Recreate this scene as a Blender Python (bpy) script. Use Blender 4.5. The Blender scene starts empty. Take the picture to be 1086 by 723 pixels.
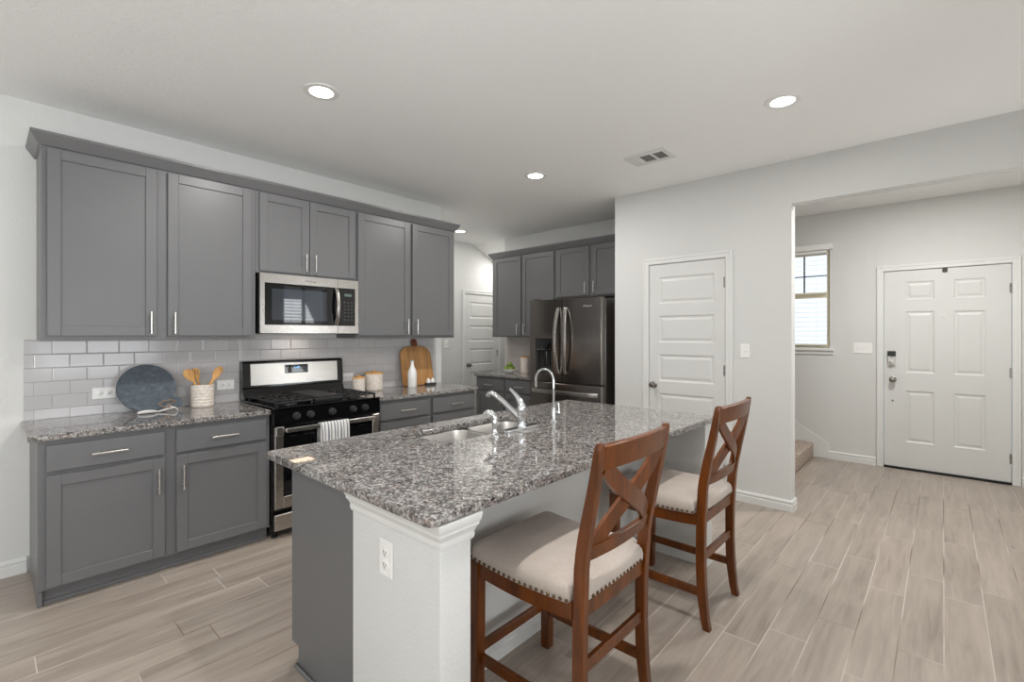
import bpy, bmesh, math, random
from mathutils import Vector, Matrix

random.seed(7)
S = bpy.context.scene
COL = S.collection
PI = math.pi

# ------------------------------------------------------------------ camera, world, light, exposure
CAMZ = 1.3784
cd = bpy.data.cameras.new('camera')
cam = bpy.data.objects.new('camera', cd)
COL.objects.link(cam)
cam.location = (0, 0, CAMZ)
cam.rotation_euler = (PI / 2, 0, 0.7344)
cd.sensor_fit = 'HORIZONTAL'
cd.sensor_width = 36.0
cd.lens = 36.0 * 506.35 / 1086.0
cd.shift_y = -6.34 / 1086.0
cd.clip_start = 0.05
S.camera = cam

S.view_settings.view_transform = 'Standard'
S.view_settings.look = 'None'
S.view_settings.gamma = 1.0
S.view_settings.use_curve_mapping = False
S.view_settings.exposure = 0.10

W = bpy.data.worlds.new('sky')
S.world = W
W.use_nodes = True
_bg = W.node_tree.nodes['Background']
_bg.inputs['Color'].default_value = (0.80, 0.90, 1.0, 1)
_bg.inputs['Strength'].default_value = 1.2

DOWNLIGHT_W = 16.0
FOYER_W = 33.0
HALL_W = 4.3
REAR_W = 10.0
SIDE_W = 98.0


def area(name, loc, target, sx, sy, watts, col=(1, 1, 1), spread=PI):
    ld = bpy.data.lights.new(name, 'AREA')
    ld.shape = 'RECTANGLE'
    ld.size = sx
    ld.size_y = sy
    ld.energy = watts
    ld.color = col
    ld.spread = spread
    o = bpy.data.objects.new(name, ld)
    COL.objects.link(o)
    o.location = loc
    o.rotation_euler = (Vector(target) - Vector(loc)).to_track_quat('-Z', 'Y').to_euler()
    return o


# added area lamps outside unseen windows, aimed up to even out the light
for _x in (-3.0, -1.4, 0.2):
    area('rear_window_fill', (_x, -6.3, 1.30), (_x, 0, 4.6), 1.2, 2.0, REAR_W, (0.97, 0.985, 1.0))
area('side_window_lamp', (1.50, 3.80, 1.55), (0, 3.80, 3.0), 0.72, 1.4, 26, (0.95, 0.98, 1.0))
area('side_window_lamp', (1.55, 1.15, 1.30), (0, 1.15, 3.2), 1.3, 1.4, 30, (0.96, 0.98, 1.0))  # fill lamp for the added window beside the stools
for _y in (-1.2, -3.9):
    area('side_window_lamp', (1.55, _y, 1.25), (0, _y, 2.9), 1.7, 1.5, SIDE_W, (0.97, 0.985, 1.0))


# ------------------------------------------------------------------ materials
def lin(c):
    r = []
    for v in c[:3]:
        v = v / 255.0
        r.append(v / 12.92 if v <= 0.04045 else ((v + 0.055) / 1.055) ** 2.4)
    return (r[0], r[1], r[2], 1.0)


class NT:
    """small helper around a node tree"""

    def __init__(self, name):
        self.m = bpy.data.materials.new(name)
        self.m.use_nodes = True
        self.t = self.m.node_tree
        self.b = self.t.nodes['Principled BSDF']
        self.out = self.t.nodes['Material Output']

    def n(self, typ, **kw):
        nd = self.t.nodes.new(typ)
        for k, v in kw.items():
            setattr(nd, k, v)
        return nd

    def l(self, a, b):
        self.t.links.new(a, b)

    def val(self, sock, v):
        if hasattr(v, 'is_output') or isinstance(v, bpy.types.NodeSocket):
            self.l(v, sock)
        else:
            sock.default_value = v

    def math(self, op, a, b=None, c=None):
        nd = self.n('ShaderNodeMath', operation=op)
        self.val(nd.inputs[0], a)
        if b is not None:
            self.val(nd.inputs[1], b)
        if c is not None:
            self.val(nd.inputs[2], c)
        return nd.outputs[0]

    def mix(self, fac, a, b, mode='MIX'):
        nd = self.n('ShaderNodeMix', data_type='RGBA', blend_type=mode)
        self.val(nd.inputs[0], fac)
        self.val(nd.inputs[6], a)
        self.val(nd.inputs[7], b)
        return nd.outputs[2]

    def coord(self):
        return self.n('ShaderNodeTexCoord').outputs['Object']

    def xyz(self, v):
        nd = self.n('ShaderNodeSeparateXYZ')
        self.l(v, nd.inputs[0])
        return nd.outputs

    def comb(self, x, y, z):
        nd = self.n('ShaderNodeCombineXYZ')
        for i, v in enumerate((x, y, z)):
            self.val(nd.inputs[i], v)
        return nd.outputs[0]

    def mapping(self, v, scale=(1, 1, 1), loc=(0, 0, 0)):
        nd = self.n('ShaderNodeMapping')
        self.l(v, nd.inputs[0])
        nd.inputs['Scale'].default_value = scale
        nd.inputs['Location'].default_value = loc
        return nd.outputs[0]

    def noise(self, v, scale, detail=3, rough=0.5):
        nd = self.n('ShaderNodeTexNoise')
        self.l(v, nd.inputs['Vector'])
        nd.inputs['Scale'].default_value = scale
        nd.inputs['Detail'].default_value = detail
        nd.inputs['Roughness'].default_value = rough
        return nd

    def ramp(self, fac, stops, interp='LINEAR'):
        nd = self.n('ShaderNodeValToRGB')
        nd.color_ramp.interpolation = interp
        e = nd.color_ramp.elements
        while len(e) < len(stops):
            e.new(0.5)
        for i, (p, c) in enumerate(stops):
            e[i].position = p
            e[i].color = c
        self.l(fac, nd.inputs[0])
        return nd.outputs[0]

    def bump(self, h, strength, dist=0.01):
        nd = self.n('ShaderNodeBump')
        nd.inputs['Strength'].default_value = strength
        nd.inputs['Distance'].default_value = dist
        self.l(h, nd.inputs['Height'])
        self.l(nd.outputs[0], self.b.inputs['Normal'])

    def set(self, color=None, rough=None, metal=None, spec=None, coat=None, emit=None, estr=1.0):
        if color is not None:
            self.val(self.b.inputs['Base Color'], color)
        if rough is not None:
            self.val(self.b.inputs['Roughness'], rough)
        if metal is not None:
            self.b.inputs['Metallic'].default_value = metal
        if spec is not None:
            self.b.inputs['Specular IOR Level'].default_value = spec
        if coat is not None:
            self.b.inputs['Coat Weight'].default_value = coat
            self.b.inputs['Coat Roughness'].default_value = 0.05
        if emit is not None:
            self.b.inputs['Emission Color'].default_value = emit
            self.b.inputs['Emission Strength'].default_value = estr
        return self.m


def plain(name, rgb, rough=0.5, metal=0.0, spec=0.5, coat=0.0, var=0.03, scale=6.0):
    """solid colour with a faint cloudy variation"""
    t = NT(name)
    nz = t.noise(t.coord(), scale, 3)
    c = lin(rgb)
    a = tuple(min(1, v * (1 - var)) for v in c[:3]) + (1,)
    b = tuple(min(1, v * (1 + var)) for v in c[:3]) + (1,)
    return t.set(t.ramp(nz.outputs['Fac'], [(0.3, a), (0.7, b)]), rough, metal, spec, coat)


def wall_paint(name, rgb, strength=0.22, scale=90):
    t = NT(name)
    co = t.coord()
    nz = t.noise(co, scale, 4, 0.6)
    big = t.noise(co, 1.2, 2)
    c = lin(rgb)
    a = tuple(v * 0.985 for v in c[:3]) + (1,)
    t.set(t.ramp(big.outputs['Fac'], [(0.3, a), (0.7, c)]), 0.75, 0, 0.3)
    t.bump(nz.outputs['Fac'], strength, 0.006)
    return t.m


def granite():
    t = NT('granite')
    co = t.coord()
    nz = t.noise(co, 60, 4, 0.65)
    mixv = t.n('ShaderNodeVectorMath', operation='MULTIPLY_ADD')
    t.l(nz.outputs['Color'], mixv.inputs[0])
    mixv.inputs[1].default_value = (0.016, 0.016, 0.016)
    t.l(co, mixv.inputs[2])
    v = mixv.outputs[0]
    vo = t.n('ShaderNodeTexVoronoi')
    t.l(v, vo.inputs['Vector'])
    vo.inputs['Scale'].default_value = 135
    sep = t.n('ShaderNodeSeparateColor')
    t.l(vo.outputs['Color'], sep.inputs[0])
    base = t.ramp(sep.outputs[0], [
        (0.0, lin((28, 27, 29))), (0.17, lin((76, 73, 73))), (0.36, lin((114, 110, 107))),
        (0.56, lin((150, 147, 143))), (0.72, lin((118, 102, 96))), (0.83, lin((186, 184, 180)))], 'CONSTANT')
    vo2 = t.n('ShaderNodeTexVoronoi')
    t.l(v, vo2.inputs['Vector'])
    vo2.inputs['Scale'].default_value = 55
    sep2 = t.n('ShaderNodeSeparateColor')
    t.l(vo2.outputs['Color'], sep2.inputs[0])
    blot = t.ramp(sep2.outputs[1], [(0.0, lin((52, 50, 52))), (0.2, lin((126, 123, 120))),
                                    (0.55, lin((150, 138, 132))), (0.75, lin((170, 168, 166)))], 'CONSTANT')
    col = t.mix(0.35, base, blot)
    t.set(col, 0.035, 0, 0.5)
    t.b.inputs['IOR'].default_value = 1.95
    return t.m


def floor_planks():
    t = NT('plank_tile')
    x, y, z = t.xyz(t.coord())
    PW, PL = 0.1525, 0.90
    r = t.math('DIVIDE', t.math('ADD', x, 0.302), PW)
    row = t.math('FLOOR', r)
    fx = t.math('SUBTRACT', r, row)
    wn = t.n('ShaderNodeTexWhiteNoise', noise_dimensions='1D')
    t.l(t.math('ADD', row, 37.3), wn.inputs['W'])
    p = t.math('ADD', t.math('DIVIDE', y, PL), t.math('MULTIPLY', wn.outputs['Value'], 1.0))
    pi_ = t.math('FLOOR', p)
    fy = t.math('SUBTRACT', p, pi_)
    wn2 = t.n('ShaderNodeTexWhiteNoise', noise_dimensions='2D')
    t.l(t.comb(row, pi_, 0.0), wn2.inputs['Vector'])
    rnd = wn2.outputs['Value']
    # distance to the nearest joint, in metres
    dx = t.math('MULTIPLY', t.math('MINIMUM', fx, t.math('SUBTRACT', 1.0, fx)), PW)
    dy = t.math('MULTIPLY', t.math('MINIMUM', fy, t.math('SUBTRACT', 1.0, fy)), PL)
    d = t.math('MINIMUM', dx, dy)
    g = t.math('LESS_THAN', d, 0.0022)
    # wood streaks along the plank
    sv = t.comb(t.math('ADD', t.math('MULTIPLY', x, 30.0), t.math('MULTIPLY', rnd, 57.0)),
                t.math('MULTIPLY', y, 2.2), t.math('MULTIPLY', rnd, 23.0))
    n1 = t.noise(sv, 1.0, 6, 0.62)
    n1.inputs['Distortion'].default_value = 0.6
    n2 = t.noise(t.comb(t.math('MULTIPLY', x, 5.0), t.math('MULTIPLY', y, 0.9), t.math('MULTIPLY', rnd, 11.0)), 1.6, 3)
    k = t.math('ADD', t.math('MULTIPLY', n1.outputs['Fac'], 0.55), t.math('MULTIPLY', n2.outputs['Fac'], 0.45))
    wood = t.ramp(k, [(0.28, lin((134, 121, 111))), (0.44, lin((157, 145, 134))),
                      (0.56, lin((168, 156, 145))), (0.72, lin((180, 169, 158)))])
    tone = t.math('ADD', 0.93, t.math('MULTIPLY', rnd, 0.11))
    wood = t.mix(1.0, wood, t.comb(tone, tone, tone), 'MULTIPLY')
    gn = t.noise(t.coord(), 1.1, 2)
    gcol = t.ramp(gn.outputs['Fac'], [(0.40, lin((128, 112, 98))), (0.52, lin((196, 188, 178)))])
    col = t.mix(g, wood, gcol)
    rough = t.math('ADD', 0.34, t.math('MULTIPLY', g, 0.4))
    t.set(col, rough, 0, 0.45)
    h = t.math('SUBTRACT', 1.0, g)
    hh = t.math('ADD', t.math('MULTIPLY', h, 1.0), t.math('MULTIPLY', n1.outputs['Fac'], 0.10))
    t.bump(hh, 0.25, 0.003)
    return t.m


def subway(name, ucomp, u0, v0, tw, th, rgb=(187, 185, 185), grout=(150, 147, 146)):
    """running-bond glazed tile; ucomp 0/1 = which horizontal axis runs along the wall"""
    t = NT(name)
    c = t.xyz(t.coord())
    u, v = c[ucomp], c[2]
    rv = t.math('DIVIDE', t.math('SUBTRACT', v, v0), th)
    row = t.math('FLOOR', rv)
    fv = t.math('SUBTRACT', rv, row)
    off = t.math('MULTIPLY', t.math('MODULO', t.math('ADD', row, 40.0), 2.0), 0.5)
    ru = t.math('ADD', t.math('DIVIDE', t.math('SUBTRACT', u, u0), tw), off)
    cu = t.math('FLOOR', ru)
    fu = t.math('SUBTRACT', ru, cu)
    wn = t.n('ShaderNodeTexWhiteNoise', noise_dimensions='2D')
    t.l(t.comb(cu, row, 0.0), wn.inputs['Vector'])
    dv = t.math('MULTIPLY', t.math('MINIMUM', fv, t.math('SUBTRACT', 1.0, fv)), th)
    du = t.math('MULTIPLY', t.math('MINIMUM', fu, t.math('SUBTRACT', 1.0, fu)), tw)
    d = t.math('MINIMUM', du, dv)
    g = t.math('LESS_THAN', d, 0.0014)
    edge = t.n('ShaderNodeMapRange')
    t.l(d, edge.inputs['Value'])
    edge.inputs['From Min'].default_value = 0.0012
    edge.inputs['From Max'].default_value = 0.005
    tone = t.math('ADD', 0.95, t.math('MULTIPLY', wn.outputs['Value'], 0.08))
    tile = t.mix(1.0, lin(rgb), t.comb(tone, tone, tone), 'MULTIPLY')
    t.set(t.mix(g, tile, lin(grout)), t.math('ADD', 0.12, t.math('MULTIPLY', g, 0.6)), 0, 0.5)
    t.bump(edge.outputs[0], 0.25, 0.002)
    return t.m


def steel(name, rgb, rough=0.24, axis=(1, 1, 60), metal=1.0):
    t = NT(name)
    n = t.noise(t.mapping(t.coord(), axis), 9, 3)
    c = lin(rgb)
    a = tuple(v * 0.93 for v in c[:3]) + (1,)
    b = tuple(min(1, v * 1.06) for v in c[:3]) + (1,)
    r = t.math('ADD', rough - 0.04, t.math('MULTIPLY', n.outputs['Fac'], 0.08))
    return t.set(t.ramp(n.outputs['Fac'], [(0.3, a), (0.7, b)]), r, metal)


def wood_mat(name, dark, light, rough=0.3, stretch=(30, 30, 3), coat=0.0, scale=1.0):
    t = NT(name)
    n = t.noise(t.mapping(t.coord(), stretch), scale, 5, 0.6)
    n.inputs['Distortion'].default_value = 0.8
    t.set(t.ramp(n.outputs['Fac'], [(0.3, lin(dark)), (0.7, lin(light))]), rough, 0, 0.5, coat)
    return t.m


def fabric():
    t = NT('seat_fabric')
    co = t.coord()
    n = t.noise(co, 420, 2)
    n2 = t.noise(co, 9, 3)
    k = t.math('ADD', t.math('MULTIPLY', n.outputs['Fac'], 0.7), t.math('MULTIPLY', n2.outputs['Fac'], 0.3))
    t.set(t.ramp(k, [(0.3, lin((168, 154, 142))), (0.7, lin((204, 193, 184)))]), 0.9, 0, 0.2)
    t.b.inputs['Sheen Weight'].default_value = 0.2
    t.bump(n.outputs['Fac'], 0.3, 0.002)
    return t.m


def carpet():
    t = NT('carpet')
    n = t.noise(t.coord(), 55, 5, 0.75)
    t.set(t.ramp(n.outputs['Fac'], [(0.36, lin((116, 100, 88))), (0.64, lin((226, 210, 196)))]), 0.95, 0, 0.1)
    t.bump(n.outputs['Fac'], 0.9, 0.012)
    return t.m


def marbled():
    t = NT('crock_ceramic')
    n = t.noise(t.mapping(t.coord(), (40, 40, 110)), 1.6, 4, 0.6)
    t.set(t.ramp(n.outputs['Fac'], [(0.38, lin((196, 184, 172))), (0.6, lin((226, 217, 207)))]), 0.6, 0, 0.3)
    t.bump(n.outputs['Fac'], 0.5, 0.004)
    return t.m


def slate():
    t = NT('slate')
    n = t.noise(t.mapping(t.coord(), (6, 16, 24)), 1.4, 5, 0.6)
    t.set(t.ramp(n.outputs['Fac'], [(0.3, lin((58, 66, 74))), (0.58, lin((76, 85, 93))), (0.75, lin((104, 113, 120)))]), 0.55, 0, 0.35)
    return t.m


def stripes():
    t = NT('striped_cotton')
    c = t.xyz(t.coord())
    f = t.math('FRACT', t.math('MULTIPLY', c[1], 42.0))
    g = t.math('LESS_THAN', f, 0.38)
    n = t.noise(t.coord(), 300, 2)
    t.set(t.mix(g, lin((226, 224, 222)), lin((120, 124, 130))), 0.9, 0, 0.1)
    t.bump(n.outputs['Fac'], 0.3, 0.002)
    return t.m


def glass_pane():
    t = NT('window_glass')
    tr = t.n('ShaderNodeBsdfTransparent')
    gl = t.n('ShaderNodeBsdfGlossy')
    gl.inputs['Roughness'].default_value = 0.02
    fr = t.n('ShaderNodeFresnel')
    fr.inputs['IOR'].default_value = 1.3
    mx = t.n('ShaderNodeMixShader')
    t.l(fr.outputs[0], mx.inputs[0])
    t.l(tr.outputs[0], mx.inputs[1])
    t.l(gl.outputs[0], mx.inputs[2])
    t.l(mx.outputs[0], t.out.inputs['Surface'])
    return t.m


def emitter(name, rgb, s):
    t = NT(name)
    return t.set(lin(rgb), 0.5, 0, 0.5, None, lin(rgb), s)


M = dict(
    wall=wall_paint('wall_paint', (213, 213, 210), 0.35),
    ceil=wall_paint('ceiling_paint', (247, 247, 245), 0.5, 45),
    trim=plain('white_trim_paint', (220, 220, 217), 0.4, var=0.01),
    door=plain('white_door_paint', (212, 212, 209), 0.42, var=0.01),
    floor=floor_planks(),
    cab=plain('grey_cabinet_paint', (103, 103, 104), 0.36, var=0.015),
    toe=plain('toe_kick_paint', (92, 92, 93), 0.5, var=0.02),
    granite=granite(),
    tile=subway('subway_tile', 1, 0.199, 0.8562, 0.1565, 0.0815),
    tileb=subway('subway_tile_back', 0, -4.60, 0.8562, 0.1565, 0.0815, (190, 182, 178), (160, 150, 146)),
    steel=steel('stainless_steel', (190, 186, 181), 0.26, (1, 1, 60)),
    dsteel=steel('dark_stainless_steel', (136, 130, 126), 0.22, (60, 60, 1)),
    sink=steel('sink_steel', (176, 173, 169), 0.42, (40, 40, 2), 0.92),
    nickel=steel('brushed_nickel', (205, 201, 196), 0.3, (8, 8, 8)),
    chrome=plain('chrome', (226, 228, 230), 0.06, 1.0, var=0.01),
    knob=steel('satin_nickel', (142, 138, 133), 0.28, (8, 8, 8)),
    black=plain('black_enamel', (9, 9, 10), 0.10, var=0.05),
    iron=plain('cast_iron', (26, 26, 27), 0.55, var=0.1, scale=40),
    bglass=plain('black_glass', (9, 10, 12), 0.03, 0, 0.6, var=0.02),
    mglass=plain('smoked_glass', (46, 50, 56), 0.03, 0, 0.7, var=0.02),
    chair=wood_mat('walnut_stain', (72, 34, 4), (116, 59, 8), 0.30, (26, 26, 4), 0.12),
    fabric=fabric(),
    brass=plain('aged_brass', (104, 86, 66), 0.3, 1.0),
    carpet=carpet(),
    crock=marbled(),
    slate=slate(),
    white=plain('glazed_white', (232, 230, 226), 0.25, var=0.01),
    plate=plain('white_plastic', (236, 235, 232), 0.35, var=0.01),
    slot=plain('dark_slot', (40, 40, 40), 0.6),
    acacia=wood_mat('acacia', (150, 104, 58), (196, 148, 92), 0.45, (4, 22, 2.5)),
    bamboo=wood_mat('bamboo', (190, 134, 70), (222, 172, 106), 0.5, (20, 20, 6)),
    rope=plain('leather_cord', (150, 118, 84), 0.8),
    towel=stripes(),
    glass=glass_pane(),
    sash=plain('almond_vinyl', (228, 218, 192), 0.5, var=0.02),
    muntin_backlit=plain('backlit_muntin', (96, 92, 86), 0.6),  # dark colour stands in for the bars being backlit
    blind=plain('blind_slat', (238, 236, 232), 0.5, var=0.01),
    lens=emitter('lamp_lens', (255, 250, 240), 9.0),
    vent=plain('vent_dark', (120, 118, 115), 0.8, var=0.25, scale=300),
    green=plain('green_apple', (128, 150, 62), 0.3, var=0.15, scale=20),
    stem=plain('apple_stem', (84, 60, 34), 0.8),
    disp=emitter('clock_digits', (120, 190, 255), 1.4),
    lcd=emitter('microwave_lcd', (84, 98, 92), 0.12),
    mark=plain('button_marks', (130, 132, 134), 0.5),
    logo=plain('logo_metal', (210, 208, 206), 0.3, 0.6),
    logod=plain('logo_dark', (90, 86, 82), 0.4, 0.3),
    rubber=plain('black_rubber', (18, 18, 18), 0.8),
    sensor=plain('dark_plastic', (48, 48, 46), 0.5),
    lock=plain('silver_lock', (206, 204, 200), 0.35, 0.3),
)


# ------------------------------------------------------------------ mesh helpers
def F_left(x0):    # a face looking towards +X: u = Y, v = Z, w = +X
    return Matrix(((0, 0, 1, x0), (1, 0, 0, 0), (0, 1, 0, 0), (0, 0, 0, 1)))


def F_front(y0):   # a face looking towards -Y: u = X, v = Z, w = -Y
    return Matrix(((1, 0, 0, 0), (0, 0, -1, y0), (0, 1, 0, 0), (0, 0, 0, 1)))


def F_right(x0):   # a face looking towards -X: u = -Y, v = Z, w = -X
    return Matrix(((0, 0, -1, x0), (-1, 0, 0, 0), (0, 1, 0, 0), (0, 0, 0, 1)))


def F_back(y0):    # a face looking towards +Y: u = -X, v = Z, w = +Y
    return Matrix(((-1, 0, 0, 0), (0, 0, 1, y0), (0, 1, 0, 0), (0, 0, 0, 1)))


class MB:
    def __init__(self, F=None):
        self.bm = bmesh.new()
        self.F = F or Matrix.Identity(4)
        self.curv = False

    def _merge(self, tmp):
        me = bpy.data.meshes.new('tmp')
        tmp.to_mesh(me)
        tmp.free()
        me.transform(self.F)
        self.bm.from_mesh(me)
        bpy.data.meshes.remove(me)

    def box(self, x0, x1, y0, y1, z0, z1, b=0.0, seg=1, rot=None):
        t = bmesh.new()
        bmesh.ops.create_cube(t, size=1)
        sx, sy, sz = abs(x1 - x0), abs(y1 - y0), abs(z1 - z0)
        for v in t.verts:
            v.co = Vector((v.co.x * sx, v.co.y * sy, v.co.z * sz))
        if b > 0:
            b = min(b, 0.45 * min(sx, sy, sz))
            bmesh.ops.bevel(t, geom=list(t.edges), offset=b, segments=seg, affect='EDGES', profile=0.6)
        c = Vector(((x0 + x1) / 2, (y0 + y1) / 2, (z0 + z1) / 2))
        for v in t.verts:
            if rot is not None:
                v.co = rot @ v.co
            v.co = v.co + c
        self._merge(t)
        return self

    def beam(self, a, b_, w, h, up=(0, 0, 1), bev=0.0):
        """square bar from a to b"""
        a, b_ = Vector(a), Vector(b_)
        d = b_ - a
        L = d.length
        z = d.normalized()
        u = Vector(up)
        x = u.cross(z)
        if x.length < 1e-4:
            x = Vector((1, 0, 0)).cross(z)
        x.normalize()
        y = z.cross(x)
        R = Matrix((x, y, z)).transposed()
        t = bmesh.new()
        bmesh.ops.create_cube(t, size=1)
        for v in t.verts:
            v.co = Vector((v.co.x * w, v.co.y * h, v.co.z * L))
        if bev:
            bmesh.ops.bevel(t, geom=list(t.edges), offset=bev, segments=2, affect='EDGES')
        for v in t.verts:
            v.co = R @ v.co + (a + b_) / 2
        self._merge(t)
        return self

    def lathe(self, prof, c=(0, 0, 0), seg=32, axis='Z', cap=True):
        self.curv = True
        t = bmesh.new()
        rings = []
        for r, h in prof:
            ring = []
            for i in range(seg):
                a = 2 * PI * i / seg
                ring.append(t.verts.new((r * math.cos(a), r * math.sin(a), h)))
            rings.append(ring)
        for A, B in zip(rings, rings[1:]):
            for i in range(seg):
                j = (i + 1) % seg
                t.faces.new((A[i], A[j], B[j], B[i]))
        if cap:
            t.faces.new(list(reversed(rings[0])))
            t.faces.new(rings[-1])
        if axis == 'X':
            R = Matrix(((0, 0, 1), (1, 0, 0), (0, 1, 0)))
        elif axis == 'Y':
            R = Matrix(((1, 0, 0), (0, 0, 1), (0, -1, 0)))
        else:
            R = Matrix.Identity(3)
        for v in t.verts:
            v.co = R @ v.co + Vector(c)
        bmesh.ops.remove_doubles(t, verts=list(t.verts), dist=1e-6)
        bmesh.ops.recalc_face_normals(t, faces=list(t.faces))
        self._merge(t)
        return self

    def tube(self, pts, r, seg=12, cap=True, flat=1.0):
        self.curv = True
        pts = [Vector(p) for p in pts]
        n = len(pts)
        rs = r if isinstance(r, (list, tuple)) else [r] * n
        t = bmesh.new()
        tang = []
        for i in range(n):
            a = pts[max(0, i - 1)]
            b = pts[min(n - 1, i + 1)]
            tang.append((b - a).normalized())
        ref = Vector((0, 0, 1))
        if abs(tang[0].dot(ref)) > 0.9:
            ref = Vector((0, 1, 0))
        nrm = (ref - tang[0] * ref.dot(tang[0])).normalized()
        rings = []
        for i in range(n):
            nrm = (nrm - tang[i] * nrm.dot(tang[i])).normalized()
            bn = tang[i].cross(nrm)
            ring = []
            for k in range(seg):
                a = 2 * PI * k / seg
                ring.append(t.verts.new(pts[i] + (nrm * math.cos(a) * flat + bn * math.sin(a)) * rs[i]))
            rings.append(ring)
        for A, B in zip(rings, rings[1:]):
            for i in range(seg):
                j = (i + 1) % seg
                t.faces.new((A[i], A[j], B[j], B[i]))
        if cap:
            t.faces.new(list(reversed(rings[0])))
            t.faces.new(rings[-1])
        bmesh.ops.recalc_face_normals(t, faces=list(t.faces))
        self._merge(t)
        return self

    def prism(self, outline, h0, h1, plane='XZ', bev=0.0):
        """outline (list of 2-D points) extruded along the third axis"""
        t = bmesh.new()

        def P(a, b, h):
            if plane == 'XZ':
                return (a, h, b)
            if plane == 'XY':
                return (a, b, h)
            return (h, a, b)
        A = [t.verts.new(P(a, b, h0)) for a, b in outline]
        B = [t.verts.new(P(a, b, h1)) for a, b in outline]
        n = len(outline)
        t.faces.new(A)
        t.faces.new(list(reversed(B)))
        for i in range(n):
            j = (i + 1) % n
            t.faces.new((A[j], A[i], B[i], B[j]))
        bmesh.ops.recalc_face_normals(t, faces=list(t.faces))
        if bev:
            ed = [e for e in t.edges if e.calc_face_angle(0) > 0.6]
            bmesh.ops.bevel(t, geom=ed, offset=bev, segments=2, affect='EDGES')
        self._merge(t)
        return self

    def strip(self, rows, closed=False):
        """quad skin over rows of points (all rows the same length); closed joins the last point to the first"""
        t = bmesh.new()
        R = [[t.verts.new(p) for p in row] for row in rows]
        for A, B in zip(R, R[1:]):
            n = len(A)
            for i in range(n if closed else n - 1):
                j = (i + 1) % n
                t.faces.new((A[i], A[j], B[j], B[i]))
        if closed:
            t.faces.new(list(reversed(R[0])))
            t.faces.new(R[-1])
        bmesh.ops.recalc_face_normals(t, faces=list(t.faces))
        self._merge(t)
        return self

    def ball(self, c, r, sub=2, scale=(1, 1, 1)):
        t = bmesh.new()
        bmesh.ops.create_icosphere(t, subdivisions=sub, radius=r)
        for v in t.verts:
            v.co = Vector((v.co.x * scale[0], v.co.y * scale[1], v.co.z * scale[2])) + Vector(c)
        self._merge(t)
        return self

    def slab_holes(self, u0, u1, v0, v1, w0, w1, holes):
        """a slab in the frame's u-v plane, thickness w0..w1, with rectangular holes"""
        us = sorted(set([u0, u1] + [h[0] for h in holes] + [h[1] for h in holes]))
        vs = sorted(set([v0, v1] + [h[2] for h in holes] + [h[3] for h in holes]))
        us = [u for u in us if u0 <= u <= u1]
        vs = [v for v in vs if v0 <= v <= v1]

        def filled(i, j):
            if i < 0 or j < 0 or i >= len(us) - 1 or j >= len(vs) - 1:
                return False
            cu, cv = (us[i] + us[i + 1]) / 2, (vs[j] + vs[j + 1]) / 2
            return not any(h[0] < cu < h[1] and h[2] < cv < h[3] for h in holes)
        t = bmesh.new()

        def q(*p):
            t.faces.new([t.verts.new(x) for x in p])
        for i in range(len(us) - 1):
            for j in range(len(vs) - 1):
                if not filled(i, j):
                    continue
                a, b, c, d = us[i], us[i + 1], vs[j], vs[j + 1]
                q((a, c, w1), (b, c, w1), (b, d, w1), (a, d, w1))
                q((a, c, w0), (a, d, w0), (b, d, w0), (b, c, w0))
                if not filled(i - 1, j):
                    q((a, c, w0), (a, c, w1), (a, d, w1), (a, d, w0))
                if not filled(i + 1, j):
                    q((b, c, w0), (b, d, w0), (b, d, w1), (b, c, w1))
                if not filled(i, j - 1):
                    q((a, c, w0), (b, c, w0), (b, c, w1), (a, c, w1))
                if not filled(i, j + 1):
                    q((a, d, w0), (a, d, w1), (b, d, w1), (b, d, w0))
        bmesh.ops.remove_doubles(t, verts=list(t.verts), dist=1e-5)
        bmesh.ops.recalc_face_normals(t, faces=list(t.faces))
        self._merge(t)
        return self

    def panel_slab(self, u0, u1, v0, v1, t_, panels, moulds):
        """door leaf: back at w=0, face at w=t_, moulded panels given as rects"""
        us = sorted(set([u0, u1] + [p[0] for p in panels] + [p[1] for p in panels]))
        vs = sorted(set([v0, v1] + [p[2] for p in panels] + [p[3] for p in panels]))
        t = bmesh.new()

        def q(*p):
            t.faces.new([t.verts.new(x) for x in p])

        def inpan(cu, cv):
            return any(p[0] < cu < p[1] and p[2] < cv < p[3] for p in panels)
        for i in range(len(us) - 1):
            for j in range(len(vs) - 1):
                if inpan((us[i] + us[i + 1]) / 2, (vs[j] + vs[j + 1]) / 2):
                    continue
                q((us[i], vs[j], t_), (us[i + 1], vs[j], t_), (us[i + 1], vs[j + 1], t_), (us[i], vs[j + 1], t_))
        for a, b, c, d in panels:
            rings = [[(a, c, t_), (b, c, t_), (b, d, t_), (a, d, t_)]]
            for ins, dep in moulds:
                rings.append([(a + ins, c + ins, t_ - dep), (b - ins, c + ins, t_ - dep),
                              (b - ins, d - ins, t_ - dep), (a + ins, d - ins, t_ - dep)])
            for A, B in zip(rings, rings[1:]):
                for k in range(4):
                    m = (k + 1) % 4
                    q(A[k], A[m], B[m], B[k])
            q(*rings[-1])
        q((u0, v0, 0), (u0, v1, 0), (u1, v1, 0), (u1, v0, 0))
        q((u0, v0, 0), (u0, v0, t_), (u0, v1, t_), (u0, v1, 0))
        q((u1, v0, 0), (u1, v1, 0), (u1, v1, t_), (u1, v0, t_))
        q((u0, v0, 0), (u1, v0, 0), (u1, v0, t_), (u0, v0, t_))
        q((u0, v1, 0), (u0, v1, t_), (u1, v1, t_), (u1, v1, 0))
        bmesh.ops.remove_doubles(t, verts=list(t.verts), dist=1e-5)
        self._merge(t)
        return self

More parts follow.
